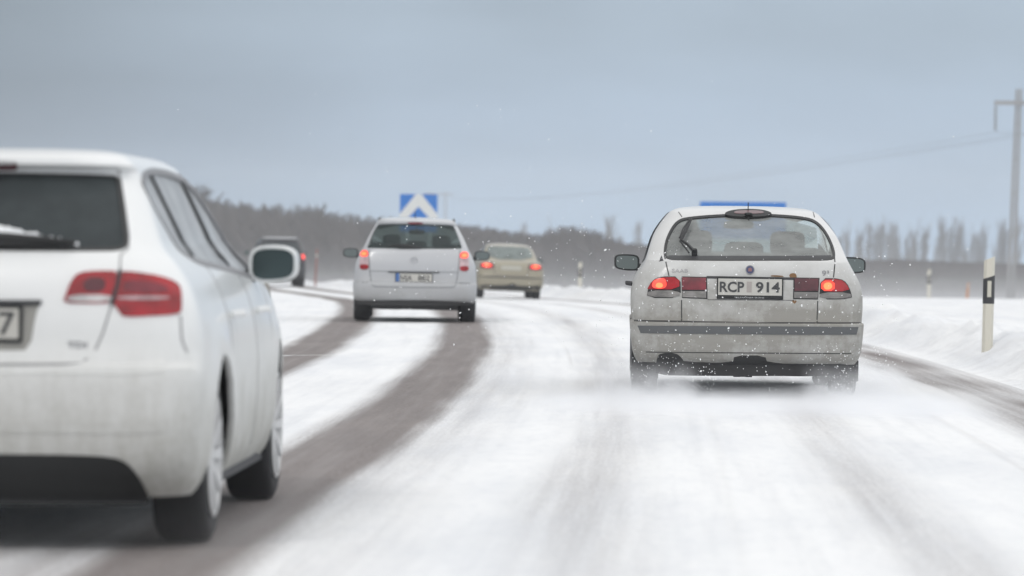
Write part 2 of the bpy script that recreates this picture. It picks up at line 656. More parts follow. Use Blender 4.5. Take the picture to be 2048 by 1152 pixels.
class Shell:
    """a body as a stack of plan outlines: half width w, rear end r, front end f at every height z"""

    def __init__(s, rows, k=.05, rx=.20, ry=.16, root=None):
        s.rows = rows
        zs = [q[0] for q in rows]
        s.fw = pchip(zs, [q[1] for q in rows])
        s.fr = pchip(zs, [q[2] for q in rows])
        s.ff = pchip(zs, [q[3] for q in rows])
        kk = [(q[4] if len(q) > 4 and q[4] is not None else k) for q in rows]
        s.fk = pchip(zs, kk)
        s.rx, s.ry = rx, ry
        s.root = root

    def corner(s, z):
        w = s.fw(z)
        sc = min(1, w / .45)
        return w, max(.25, 1 - s.rx / w), s.ry * sc, s.fk(z) * sc

    def Yb(s, x, z):
        w, u0, ry, k = s.corner(z)
        u = min(abs(x) / w, .9995)
        t = max(0, (u - u0) / (1 - u0))
        return s.fr(z) + k * u * u + ry * (1 - math.sqrt(1 - t * t))

    def side(s, y):
        return 1.0 if y < 2.5 else 1 - .035 * (y - 2.5) ** 2

    def Xs(s, y, z):
        return s.fw(z) * s.side(y)

    def ring(s, z):
        w, u0, ry, k = s.corner(z)
        r, f = s.fr(z), s.ff(z)
        pts = []
        for i in range(9):
            x = w * u0 * i / 9
            pts.append((x, r + k * (x / w) ** 2))
        for i in range(10):
            a = math.pi / 2 * i / 10
            t = math.sin(a)
            u = u0 + (1 - u0) * t
            pts.append((u * w, r + k * u * u + ry * (1 - math.cos(a))))
        ya = r + k + ry
        fr = min(.35, (f - ya) * .3)
        yb = f - fr
        ns = 44
        for i in range(ns + 1):
            y = ya + (yb - ya) * i / ns
            pts.append((w * s.side(y), y))
        wf = w * s.side(yb)
        for i in range(1, 9):
            a = math.pi / 2 * i / 8
            pts.append((wf * (.55 + .45 * math.cos(a)) if i < 8 else wf * .55, yb + fr * .8 * math.sin(a)))
        for i in range(1, 6):
            x = wf * .55 * (1 - i / 5)
            pts.append((x, yb + fr * (.8 + .2 * (1 - (x / (wf * .55)) ** 2))))
        full = [(x, y, z) for x, y in pts] + [(-x, y, z) for x, y in pts[1:-1]][::-1]
        return full

    def mesh(s):
        zs = []
        for a, b in zip(s.rows[:-1], s.rows[1:]):
            d = math.dist((a[0], a[1], a[2] * .6), (b[0], b[1], b[2] * .6))
            n = max(1, int(d / .028))
            zs += [a[0] + (b[0] - a[0]) * i / n for i in range(n)]
        zs.append(s.rows[-1][0])
        rings = [s.ring(z) for z in zs]
        n = len(rings[0])
        v = [p for r_ in rings for p in r_]
        f = []
        for i in range(len(rings) - 1):
            for j in range(n):
                f.append((i * n + j, i * n + (j + 1) % n, (i + 1) * n + (j + 1) % n, (i + 1) * n + j))
        f.append(tuple(range(n))[::-1])
        f.append(tuple((len(rings) - 1) * n + j for j in range(n)))
        return v, f

    # camera ray -> (x, z) on the rear surface, used to carry measured outlines onto the curved body
    def probe(s, px, py, xoff=0):
        M_ = s.root.matrix_world.inverted() if False else s.inv
        o = M_ @ Vector((0, 0, CAM_H))
        d = (M_.to_3x3() @ ray(px, py))
        x, z = 0, .8
        yy = .1
        for _ in range(40):
            t = (yy - o.y) / d.y
            p = o + d * t
            x, z = p.x, p.z
            w = s.fw(z)
            x = max(-w * .985, min(w * .985, x))
            yy = .5 * yy + .5 * s.Yb(x, z)
        return (x, z)

    def place(s, loc, rz, ry=0):
        s.inv = (Matrix.Translation(Vector(loc)) @ Matrix.Rotation(rz, 4, 'Z') @ Matrix.Rotation(ry, 4, 'Y')).inverted()

    def P(s, pts, dx=0, dy=0):
        return [s.probe(x + dx, y + dy) for x, y in pts]

    def rear_pt(s, x, z, off=0):
        e = .004
        y = s.Yb(x, z)
        gx = (s.Yb(x + e, z) - s.Yb(x - e, z)) / (2 * e)
        gz = (s.Yb(x, z + e) - s.Yb(x, z - e)) / (2 * e)
        gx = max(-3, min(3, gx))
        gz = max(-4, min(4, gz))
        n = Vector((gx, -1, gz)).normalized()
        return Vector((x, y, z)) + n * off

    def side_pt(s, y, z, off=0, sg=1):
        e = .004
        x = s.Xs(y, z)
        gy = (s.Xs(y + e, z) - s.Xs(y - e, z)) / (2 * e)
        gz = (s.Xs(y, z + e) - s.Xs(y, z - e)) / (2 * e)
        n = Vector((1, -gy, -max(-3, min(3, gz)))).normalized()
        p = Vector((x, y, z)) + n * off
        return Vector((sg * p.x, p.y, p.z))


def fill2d(outline, g=.03, holes=()):
    xs = [p[0] for p in outline]
    zs = [p[1] for p in outline]
    vs = [Vector(p) for p in outline]
    n = len(vs)

    def inside(x, z):
        c = False
        j = n - 1
        for i in range(n):
            a, b = outline[i], outline[j]
            if (a[1] > z) != (b[1] > z) and x < (b[0] - a[0]) * (z - a[1]) / (b[1] - a[1]) + a[0]:
                c = not c
            j = i
        return c
    x = min(xs) + g * .5
    while x < max(xs):
        z = min(zs) + g * .5
        while z < max(zs):
            if inside(x, z):
                dmin = min((vs[i].x - x) ** 2 + (vs[i].y - z) ** 2 for i in range(n))
                if dmin > (g * .35) ** 2:
                    vs.append(Vector((x, z)))
            z += g
        x += g
    r = delaunay_2d_cdt(vs, [], [list(range(n))], 1, 1e-6)
    return [tuple(v) for v in r[0]], [tuple(f) for f in r[2]]


def patch(fn, outline, off, thick, name, mat_, parent, g=.03, angle=40):
    """a plate that follows a surface: outline in surface coordinates, face at off, rim running thick inwards"""
    outline = densify(list(outline) + [outline[0]], g)[:-1]
    v2, f2 = fill2d(outline, g)
    v = [fn(a, b, off) for a, b in v2]
    f = list(f2)
    cnt = {}
    for q in f2:
        for i in range(len(q)):
            e = (q[i], q[(i + 1) % len(q)])
            cnt[e] = 1
    m = len(v)
    idx = {}
    for (a, b) in list(cnt):
        if (b, a) not in cnt:
            for i in (a, b):
                if i not in idx:
                    idx[i] = m
                    v.append(fn(v2[i][0], v2[i][1], off - thick))
                    m += 1
            f.append((a, b, idx[b], idx[a]))
    return link(name, fixn(mesh(v, f, True, angle)), mat_, parent)


def ribbon(fn, line, width, off, thick, name, mat_, parent, closed=False, mbuf=None):
    n = len(line)
    v, f = [], []
    for i in range(n):
        a = line[(i - 1) % n] if closed or i > 0 else line[i]
        b = line[(i + 1) % n] if closed or i < n - 1 else line[i]
        dx, dz = b[0] - a[0], b[1] - a[1]
        l = math.hypot(dx, dz) or 1
        nx, nz = -dz / l * width / 2, dx / l * width / 2
        p, q = (line[i][0] + nx, line[i][1] + nz), (line[i][0] - nx, line[i][1] - nz)
        v += [fn(*p, off - thick), fn(*p, off), fn(*q, off), fn(*q, off - thick)]
    for i in range(n if closed else n - 1):
        a, b = i * 4, ((i + 1) % n) * 4
        for k in range(3):
            f.append((a + k, b + k, b + k + 1, a + k + 1))
    if mbuf is not None:
        mbuf.add(v, f)
        return None
    return link(name, fixn(mesh(v, f, True, 50)), mat_, parent)


class Gaps:
    def __init__(s): s.q = []

    def add(s, v, f): s.q.append((v, f))

    def build(s, name, mat_, parent):
        for v, f in s.q:
            link(name, fixn(mesh(v, f, True, 50)), mat_, parent)


def densify(line, step=.02):
    o = []
    for a, b in zip(line[:-1], line[1:]):
        n = max(1, int(math.dist(a, b) / step))
        o += [tuple(a[k] + (b[k] - a[k]) * i / n for k in range(2)) for i in range(n)]
    o.append(line[-1])
    return o


def text_mesh(txt, h, w=None, bold=0.0, shear=0):
    c = bpy.data.curves.new("t", 'FONT')
    c.body = txt
    c.size = 1
    c.offset = bold
    c.shear = shear
    c.resolution_u = 3
    o = bpy.data.objects.new("t", c)
    COL.objects.link(o)
    dg = bpy.context.evaluated_depsgraph_get()
    me = bpy.data.meshes.new_from_object(o.evaluated_get(dg))
    v = [tuple(q.co)[:2] for q in me.vertices]
    f = [tuple(p.vertices) for p in me.polygons]
    bpy.data.objects.remove(o)
    bpy.data.curves.remove(c)
    bpy.data.meshes.remove(me)
    x0, x1 = min(p[0] for p in v), max(p[0] for p in v)
    z0, z1 = min(p[1] for p in v), max(p[1] for p in v)
    sz = h / (z1 - z0)
    sx = (w / (x1 - x0)) if w else sz
    return [((p[0] - (x0 + x1) / 2) * sx, (p[1] - (z0 + z1) / 2) * sz) for p in v], f


def text_on(fn, txt, cx, cz, h, w, off, name, mat_, parent, bold=0.0, thick=.002, tilt=0):
    v2, f2 = text_mesh(txt, h, w, bold)
    v2 = [(cx + a, cz + b + a * tilt) for a, b in v2]
    v = [fn(a, b, off) for a, b in v2]
    f = list(f2)
    edges = {}
    for q in f2:
        for i in range(len(q)):
            edges[(q[i], q[(i + 1) % len(q)])] = 1
    n = len(v)
    v += [fn(a, b, off - thick) for a, b in v2]
    for (a, b) in edges:
        if (b, a) not in edges:
            f.append((a, b, b + n, a + n))
    return link(name, mesh(v, f, False), mat_, parent)


def prism(outline, axis, lo, hi):
    n = len(outline)
    if axis == 'Y':
        v = [(a, lo, b) for a, b in outline] + [(a, hi, b) for a, b in outline]
    else:
        v = [(lo, a, b) for a, b in outline] + [(hi, a, b) for a, b in outline]
    f = [tuple(range(n)), tuple(range(n, 2 * n))[::-1]] + [(i, i + n, (i + 1) % n + n, (i + 1) % n) for i in range(n)]
    return v, f


def body_mesh(shell, cutters, mats, parent, name='body', thick=.02, bump=None):
    v, f = shell.mesh()
    if bump:
        v = [bump(p) for p in v]
    me = mesh(v, f, False)
    fixn(me)
    o = link(name, me, mats, parent)
    md = o.modifiers.new('s', 'SOLIDIFY')
    md.thickness = thick
    md.offset = -1
    md.material_offset = 1
    md.material_offset_rim = 0
    par = o.parent
    o.parent = None

    def applied():
        bpy.context.view_layer.update()
        return bpy.data.meshes.new_from_object(o.evaluated_get(bpy.context.evaluated_depsgraph_get()))

    def volume(me_):
        q = bmesh.new()
        q.from_mesh(me_)
        r_ = abs(q.calc_volume())
        q.free()
        return r_
    new = applied()
    o.modifiers.clear()
    o.data = new
    for cv, cf in cutters:
        v0 = volume(o.data)
        for k in range(6):
            j = Vector((.0007, .0011, .0013)) * k
            c = link('cut', fixn(mesh([Vector(p) + j for p in cv], cf, False)))
            b = o.modifiers.new('b', 'BOOLEAN')
            b.operation = 'DIFFERENCE'
            b.solver = 'EXACT'
            b.object = c
            new = applied()
            o.modifiers.clear()
            bpy.data.objects.remove(c)
            if volume(new) > v0 * .75:
                break
        o.data = new
    new.shade_smooth()
    new.set_sharp_from_angle(angle=R(28))
    o.parent = par
    return o


def cyl_cut(y, z, r, x0, x1, n=40):
    return prism([(y + r * math.cos(2 * math.pi * i / n), z + r * math.sin(2 * math.pi * i / n)) for i in range(n)], 'X', x0, x1)


def wheel(parent, x, y, rad, width, sg, rim='rim', spokes=10):
    """tyre with a rim and spokes as its sub-parts"""
    m = MB()
    rr = rad * .72
    w = width / 2
    prof = [(-w * .85, rr), (-w, rr + .03), (-w, rad - .035), (-w * .86, rad - .01), (-w * .6, rad), (w * .6, rad), (w * .86, rad - .01),
            (w * .98, rad - .035), (w * .98, rr + .03), (w * .9, rr)]
    m.lathe(prof, (x, y, rad), 48, 'X', True)
    t = m.build('wheel', M['rubber'], parent, angle=50)
    m = MB()
    a = sg * w * 1.0
    m.lathe([(a, rr), (a + sg * .006, rr - .012), (a - sg * .03, rr - .03), (-a * .9, rr - .045), (-a * .9, rr)], (x, y, rad), 40, 'X', False)
    m.lathe([(a - sg * .010, .001), (a - sg * .012, .05), (a - sg * .03, .065), (a - sg * .07, .07)], (x, y, rad), 20, 'X', False)
    for k in range(spokes):
        th = 2 * math.pi * k / spokes
        c, s_ = math.cos(th), math.sin(th)
        p0 = Vector((x + a - sg * .022, y + c * .05, rad + s_ * .05))
        p1 = Vector((x + a - sg * .006, y + c * (rr - .02), rad + s_ * (rr - .02)))
        tn = Vector((0, -s_, c)) * (.017 if spokes > 6 else .03)
        dp = Vector((sg * .012, 0, 0))
        v = [p0 + tn * .9, p0 - tn * .9, p1 - tn * 1.2, p1 + tn * 1.2]
        m.add([q + dp for q in v] + [q - dp for q in v], [(0, 1, 2, 3), (4, 7, 6, 5), (0, 4, 5, 1), (1, 5, 6, 2), (2, 6, 7, 3), (3, 7, 4, 0)])
    m.build('rim', M[rim], t, angle=40)
    m = MB()
    m.lathe([(-a * .2, .02), (-a * .2, rr - .05)], (x, y, rad), 30, 'X', False)
    m.build('brake_disc', M['under'], t)
    return t


def seat(parent, x, y, z0, w, h, name='front_seat'):
    m = MB()
    m.add(*superell((x, y, z0 + h / 2), (w / 2, .07, h / 2), .35, bend=lambda p: (p[0] * 1.0 - (p[0] - x) * .25 * max(0, (p[2] - z0) / h), p[1] - .12 * (p[2] - z0), p[2])))
    m.add(*superell((x, y + .25, z0 + .05), (w / 2, .27, .08), .4))
    s = m.build(name, M['seat'], parent)
    m = MB()
    yy = y - .12 * h
    m.add(*superell((x, yy, z0 + h + .11), (.135, .05, .095), .45))
    m.tube([(x - .05, yy, z0 + h - .05), (x - .05, yy, z0 + h + .08)], .008, 6)
    m.tube([(x + .05, yy, z0 + h - .05), (x + .05, yy, z0 + h + .08)], .008, 6)
    m.build('headrest', M['seat'], s)
    return s


def door_mirror(parent, c, h, sg, housing, glassm, mount_x, e=.55, stalk='black', slant=0):
    """shell, mirror glass and stalk of one exterior mirror; sg = side"""
    m = MB()

    def bend(p):
        u = sg * (p[0] - c[0]) / h[0]
        return (p[0], p[1] + .02 * u, c[2] + (p[2] - c[2]) * (1 - .10 * (u > 0) * u) + slant * (p[0] - c[0]))
    v, f = superell(c, h, e, 28, 16, bend)
    ymin = c[1] - h[1] * .55
    v = [(p[0], max(p[1], ymin), p[2]) for p in v]
    m.add(v, f)
    hs = m.build('door_mirror', housing, parent, angle=50)
    m = MB()
    n = 32
    gv = []
    for k in range(n):
        t = 2 * math.pi * k / n
        def sp(q, p_): return math.copysign(abs(q) ** p_, q)
        x = c[0] + h[0] * .84 * sp(math.cos(t), e * .9)
        z = c[2] + h[2] * .80 * sp(math.sin(t), e * .9)
        z = c[2] + (z - c[2]) * (1 - .10 * (sg * (x - c[0]) > 0) * abs(x - c[0]) / h[0]) + slant * (x - c[0])
        gv.append((x, ymin - .004, z))
    m.add(gv + [(p[0], p[1] + .01, p[2]) for p in gv], [tuple(range(n))] + [(i, (i + 1) % n, (i + 1) % n + n, i + n) for i in range(n)])
    m.build('mirror_glass', glassm, hs, angle=30)
    m = MB()
    m.tube([(c[0] - sg * h[0] * .7, c[1], c[2] - h[2] * .45), (c[0] - sg * h[0] * 1.15, c[1] + .01, c[2] - h[2] * .75), (mount_x, c[1] + .02, c[2] - h[2] * .95)], [.035, .03, .045], 10)
    m.build('mirror_arm', M[stalk], hs)
    return hs


def place_car(name, shell, px, D, h, ground, roll=0, xoff=None):
    X = at(px, 560, D).x if xoff is None else xoff
    loc = (X, D, ground)
    root = empty(name, loc, -h, roll)
    shell.place(loc, -h, roll)
    return root


def side_cut(outline):
    return [prism(outline, 'X', .3, 1.2), prism([(a, b) for a, b in outline], 'X', -1.2, -.3)]


def rect(x0, x1, z0, z1, r=.03):
    return chaikin([(x0, z0), (x0 + r, z0), (x1 - r, z0), (x1, z0), (x1, z0 + r), (x1, z1 - r), (x1, z1), (x1 - r, z1), (x0 + r, z1), (x0, z1), (x0, z1 - r), (x0, z0 + r)], 1)


def cabin(car, w, ydash, ytop, zc, rear_y, ztop, bench=True, steer=-1):
    m = MB()
    m.add(*superell((0, ydash, zc - .05), (w * .98, .25, .11), .3))
    m.build('dashboard', M['cabin'], car)
    m = MB()
    m.add(*superell((0, ytop, ztop), (.12, .02, .032), .5))
    m.tube([(0, ytop, ztop), (0, ytop + .05, ztop + .08)], .01, 6)
    m.build('rear_view_mirror', M['black'], car)
    for sx in (-1, 1):
        seat(car, sx * .36, ydash - .95, .42, .48, .62)
    if bench:
        m = MB()
        m.add(*superell((0, rear_y, .70), (w * .88, .08, .27), .25, bend=lambda p: (p[0], p[1] - .2 * (p[2] - .5), p[2])))
        b = m.build('rear_seat', M['seat'], car)
        for hx_, hw_, hz_ in ((0, .15, 1.06), (-.47, .12, 1.02), (.47, .12, 1.02)):
            m = MB()
            m.add(*superell((hx_, rear_y - .08, hz_), (hw_, .05, .10), .45))
            m.build('headrest', M['seat'], b)
    m = MB()
    m.tube([(steer * .36 + .19 * math.cos(a), ydash - .35 - .07 * math.sin(a), .92 + .18 * math.sin(a)) for a in [i * math.pi / 12 for i in range(25)]], .014, 6)
    m.build('steering_wheel', M['black'], car)


# ================================================================== hatchback in focus (right lane)
pw_s = paint('dirty_white_paint', (.60, .605, .60), (.285, .276, .252), .48, 1.18, 1.5, streak=.6, base_dirt=.16)
rows = [
    (.262, .80, .11, 4.42), (.275, .81, .08, 4.45), (.30, .825, .045, 4.5), (.36, .843, .018, 4.58), (.45, .853, .004, 4.62), (.52, .858, 0, 4.63), (.558, .860, .0, 4.63),
    (.566, .858, .012, 4.61), (.572, .846, .045, 4.58), (.60, .848, .055, 4.57), (.68, .853, .058, 4.54), (.76, .852, .062, 4.48), (.84, .838, .072, 4.3),
    (.90, .812, .085, 4.0), (.96, .778, .10, 3.6), (1.00, .757, .115, 3.38), (1.014, .750, .125, 3.32), (1.024, .747, .17, 3.28), (1.06, .737, .30, 3.18),
    (1.12, .720, .48, 3.02), (1.20, .693, .70, 2.82), (1.28, .648, .92, 2.62), (1.34, .603, 1.08, 2.48), (1.375, .572, 1.17, 2.38), (1.40, .535, 1.27, 2.3),
    (1.418, .475, 1.40, 2.2), (1.430, .36, 1.56, 2.1), (1.436, .2, 1.75, 2.02), (1.438, .03, 1.88, 1.92)]
sh = Shell(rows, k=.05, rx=.20, ry=.15)
car = place_car('white_hatchback', sh, 1496, 30.0, R(1.5), 0.0, roll=R(.15))
tag(car, 'grime-covered white hatchback with tail lamps lit, kicking up snow in the right lane', 'car')
RP = sh.rear_pt
win = chaikin(sh.P([(1332, 518), (1329, 505), (1333, 480), (1345, 455), (1358, 441), (1378, 436), (1440, 431), (1497, 430), (1555, 431), (1610, 436), (1632, 443),
                    (1650, 462), (1664, 490), (1669, 510), (1666, 519), (1600, 519), (1500, 519), (1400, 519)]), 2)
ws = chaikin([(-.66, 1.03), (.66, 1.03), (.60, 1.36), (-.60, 1.36)], 1)
sd1 = chaikin([(.85, 1.10), (1.15, 1.03), (3.0, .98), (2.55, 1.30), (2.2, 1.365), (1.45, 1.365), (1.15, 1.28)], 2)
cut = [prism(win, 'Y', -.4, 1.6), prism(ws, 'Y', 2.1, 4.0)] + side_cut(sd1)
for yw in (.95, 3.55):
    cut += [cyl_cut(yw, .31, .355, .55, 1.1), cyl_cut(yw, .31, .355, -1.1, -.55)]
body_mesh(sh, cut, [pw_s, M['cabin']], car, thick=.01)
g_rear = glass('dusty_rear_glass', (.86, .97, .94), (.46, .48, .47), .46, .35)
g_side = glass('side_glass', (.5, .56, .56), (.25, .26, .26), .22, 1.0)
patch(RP, win, -.006, .006, 'rear_window', g_rear, car, .05)
o = link('windscreen', fixn(mesh(*(lambda v2f2: ([(a, sh.ff(b) - .015 - .10 * (abs(a) / .7) ** 2 * .5, b) for a, b in v2f2[0]], v2f2[1]))(fill2d(ws, .08)))), glass('windscreen_glass', (.82, .92, .90), (.3, .33, .33), .08, .6), car)
SPR = lambda a, b, off=0: sh.side_pt(a, b, off, 1)
SPL = lambda a, b, off=0: sh.side_pt(a, b, off, -1)
for fn in (SPR, SPL):
    patch(fn, sd1, -.008, .006, 'side_window', g_side, car, .08)
    ribbon(fn, sd1, .03, .004, .01, 'window_seal', M['trim'], car, closed=True)
ribbon(RP, win, .017, .003, .012, 'window_seal', M['black'], car, closed=True)
# dark band along the foot of the rear window
patch(RP, sh.P([(1338, 519), (1337, 511), (1400, 512), (1600, 512), (1662, 511), (1664, 519)]), .002, .004, 'window_foot_band', M['trim'], car, .04)
# tail gate gaps
gap = Gaps()
ribbon(RP, densify(sh.P([(1329, 512), (1333, 530), (1338, 552)])), .008, .0015, .004, '', None, None, mbuf=gap)
ribbon(RP, densify(sh.P([(1669, 512), (1669, 535), (1667, 555)])), .008, .0015, .004, '', None, None, mbuf=gap)
ribbon(RP, densify(sh.P([(1363, 600), (1363.5, 643), (1500, 645.5), (1634, 646), (1635.5, 602)])), .008, .0015, .004, '', None, None, mbuf=gap)
ribbon(RP, densify(sh.P([(1268, 641), (1363, 643)])), .009, .0015, .004, '', None, None, mbuf=gap)
ribbon(RP, densify(sh.P([(1634, 646), (1722, 645.5)])), .009, .0015, .004, '', None, None, mbuf=gap)
ribbon(RP, densify(sh.P([(1415, 599.5), (1588, 600.5)])), .004, .0012, .004, '', None, None, mbuf=gap)
ribbon(RP, densify(sh.P([(1292, 704), (1500, 706), (1702, 707)])), .006, .0015, .004, '', None, None, mbuf=gap)
ribbon(RP, densify(sh.P([(1357, 424), (1364, 434)])), .006, .0015, .004, '', None, None, mbuf=gap)
ribbon(RP, densify(sh.P([(1626, 424), (1629, 435)])), .006, .0015, .004, '', None, None, mbuf=gap)
gap.build('panel_gap', M['seam'], car)
# recessed plate panel edge (dark strip painted as the shadow gap over the plate)
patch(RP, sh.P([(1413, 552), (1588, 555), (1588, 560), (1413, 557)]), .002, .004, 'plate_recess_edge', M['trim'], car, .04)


def tail(shell, fn, pts, m_, off, parent, name='tail_lamp', it=1, g=.03, thick=.02):
    return patch(fn, chaikin(shell.P(pts), it) if it else shell.P(pts), off, thick, name, m_, parent, g)


# left cluster
tl = tail(sh, RP, [(1293, 596), (1297, 575), (1306, 560), (1320, 553), (1361, 553), (1362, 596)], M['black'], .003, car)
tail(sh, RP, [(1296, 577), (1304, 563), (1318, 555), (1359, 555), (1359, 579), (1296, 579)], M['red'], .009, tl, 'red_lens')
tail(sh, RP, [(1295, 594), (1296, 581), (1359, 581), (1360, 595)], M['grey_lens'], .008, tl, 'reversing_lens')
tail(sh, RP, [(1304, 577), (1306, 563), (1318, 558), (1332, 557), (1334, 578)], M['lit'], .0105, tl, 'lit_lens', 2)
tail(sh, RP, [(1311, 574), (1314, 566), (1324, 566), (1327, 573), (1320, 577)], M['lit_core'], .0115, tl, 'bulb_glow', 2)
ti = tail(sh, RP, [(1363, 553), (1414, 554), (1415, 598), (1364, 596)], M['black'], .003, car, it=0)
tail(sh, RP, [(1364.5, 555), (1412, 556), (1412.5, 580), (1364.5, 579.5)], M['red_dull'], .008, ti, 'red_lens', 0)
tail(sh, RP, [(1364.5, 582), (1412.5, 582.5), (1412.5, 596), (1365, 594.5)], M['grey_lens'], .007, ti, 'reversing_lens', 0)
# right cluster
ti = tail(sh, RP, [(1587, 555), (1639, 556), (1636, 599), (1586, 598)], M['black'], .003, car, it=0)
tail(sh, RP, [(1589, 557), (1637, 558), (1636, 582), (1589, 582)], M['dark_red'], .008, ti, 'red_lens', 0)
tail(sh, RP, [(1588, 584), (1636, 584.5), (1635, 597), (1588, 596)], M['grey_lens'], .007, ti, 'reversing_lens', 0)
tr_ = tail(sh, RP, [(1641, 556), (1680, 557), (1694, 566), (1702, 585), (1704, 598), (1638, 599)], M['black'], .003, car)
tail(sh, RP, [(1642, 558), (1680, 559), (1692, 568), (1699, 583), (1641, 583)], M['red'], .009, tr_, 'red_lens')
tail(sh, RP, [(1640, 585), (1700, 585), (1702, 597), (1639, 597)], M['grey_lens'], .008, tr_, 'reversing_lens')
tail(sh, RP, [(1643, 562), (1669, 562), (1669, 582), (1642, 582)], M['lit'], .0105, tr_, 'lit_lens', 1)
tail(sh, RP, [(1646, 572), (1650, 566), (1660, 565), (1665, 572), (1661, 579), (1650, 580)], M['lit_core'], .0115, tr_, 'bulb_glow', 2)
# number plate
c0 = sh.probe(1500, 577)
pyaw = sh.Yb(0, c0[1]) - .012


def flat(yv):
    return lambda a, b, off=0: Vector((a, yv - off, b))


FP = flat(pyaw)
pl = patch(FP, rect(c0[0] - .243, c0[0] + .243, c0[1] - .079, c0[1] + .079, .012), 0, .03, 'plate_frame', M['black'], car, .1)
pp = patch(FP, rect(c0[0] - .233, c0[0] + .233, c0[1] - .050, c0[1] + .071, .006), .003, .003, 'number_plate', M['plate'], pl, .1)
text_on(FP, 'RCP', c0[0] - .133, c0[1] + .010, .078, .180, .006, 'plate_lettering', M['plate_text'], pp, .026)
text_on(FP, '914', c0[0] + .130, c0[1] + .010, .078, .176, .006, 'plate_lettering', M['plate_text'], pp, .026)
patch(FP, rect(c0[0] - .025, c0[0] + .012, c0[1] - .028, c0[1] + .050, .003), .005, .002, 'inspection_sticker', M['sticker'], pp, .1)
text_on(FP, '*BILPARTNER SKÅNE', c0[0] - .005, c0[1] - .065, .014, .22, .0022, 'frame_lettering', M['plate_small'], pl, .0, .001)
# badges
c = sh.probe(1360, 541.5)
text_on(RP, 'SAAB', c[0], c[1], .026, .118, .004, 'lettering_badge', M['chrome'], car, .01)
c = sh.probe(1651, 546.5)
text_on(RP, '9³', c[0], c[1], .038, .052, .004, 'lettering_badge', M['chrome'], car, .0)
c = sh.probe(1500, 540)
cc = [(c[0] + .034 * math.cos(t), c[1] + .034 * math.sin(t)) for t in [i * math.pi / 14 for i in range(28)]]
eb = patch(RP, cc, .006, .008, 'emblem', M['chrome'], car, .02)
patch(RP, [(c[0] + .028 * math.cos(t), c[1] + .028 * math.sin(t)) for t in [i * math.pi / 14 for i in range(28)]], .008, .003, 'emblem_disc', M['emblem'], eb, .02)
patch(RP, [(c[0] - .014, c[1] - .012), (c[0] + .012, c[1] - .012), (c[0] + .015, c[1] + .006), (c[0] + .002, c[1] + .016), (c[0] - .013, c[1] + .008)], .0095, .002, 'emblem_figure', M['emblem_red'], eb, .02)
# keyhole handle over the plate, rust stains
patch(RP, chaikin(sh.P([(1578, 553), (1580, 547), (1590, 546), (1594, 552), (1592, 559), (1585, 558)]), 2), .0012, .002, 'rust_stain', M['rust'], car, .02)
patch(RP, chaikin(sh.P([(1540, 552), (1545, 550.5), (1560, 551), (1568, 552.5), (1566, 554), (1545, 553.5)]), 1), .0025, .002, 'rust_stain', M['rust'], car, .02)
patch(RP, chaikin(sh.P([(1583, 601), (1594, 601), (1592, 605), (1589, 608), (1586, 605)]), 1), .0012, .002, 'rust_stain', M['rust'], car, .02)
patch(RP, chaikin(sh.P([(1318, 523), (1323, 511), (1327, 521)]), 0), .002, .003, 'rear_quarter_vent', M['trim'], car, .02)
# bumper strip and lower valance
patch(RP, sh.P([(1276, 651), (1400, 652), (1500, 652.5), (1600, 653), (1716, 654), (1712, 669), (1600, 669.5), (1500, 668.5), (1400, 667.5), (1282, 666)]), .006, .012, 'bumper_strip', M['strip'], car, .04)
patch(RP, chaikin(sh.P([(1312, 735), (1314, 714), (1322, 706), (1352, 706), (1364, 716), (1368, 724), (1466, 726), (1468, 711), (1530, 711), (1535, 727), (1655, 728), (1690, 727), (1700, 735), (1700, 752), (1600, 752), (1400, 752), (1312, 750)]), 1),
      .003, .01, 'lower_valance', M['under'], car, .035)
# roof brake lamp, aerial, washer knob
b3 = patch(RP, chaikin(sh.P([(1446, 431), (1462, 423.5), (1497, 421), (1530, 423.5), (1547, 431), (1530, 436), (1497, 437.5), (1462, 436)]), 2), .016, .04, 'high_brake_lamp', M['black'], car, .02)
patch(RP, chaikin(sh.P([(1466, 429), (1475, 425), (1520, 425), (1530, 429), (1520, 431.5), (1475, 431.5)]), 1), .018, .004, 'red_lens', M['dark_red'], b3, .02)
m = MB()
p = RP(*sh.probe(1497, 436), .03)
m.add(*superell(p, (.032, .03, .014), .7))
m.tube([p + Vector((0, 0, 0)), p + Vector((0, -.02, -.055))], .006, 6)
m.build('washer_nozzle', M['black'], car)
m = MB()
m.tube([p + Vector((0, .15, .0)), p + Vector((0, .12, .09))], .004, 6)
m.build('aerial', M['black'], car)
# wiper: blade, arm and foot
m = MB()
def onrear(px, py, off): return RP(*sh.probe(px, py), off)
m.tube([onrear(1383, 446, .03), onrear(1374, 463, .035), onrear(1365, 482, .035), onrear(1361, 491, .03)], [.007, .016, .016, .006], 6)
m.tube([onrear(1380, 449, .045), onrear(1366, 470, .05), onrear(1359, 487, .045)], .006, 6)
m.tube([onrear(1362, 491, .045), onrear(1376, 502, .05), onrear(1388, 513, .04)], [.008, .012, .014], 6)
m.tube([onrear(1360, 492, .04), onrear(1370, 505, .04), onrear(1378, 513, .03)], [.006, .006, .006], 6)
m.add(*superell(onrear(1389, 511, .02), (.022, .02, .035), .6))
m.build('rear_wiper', M['black'], car)
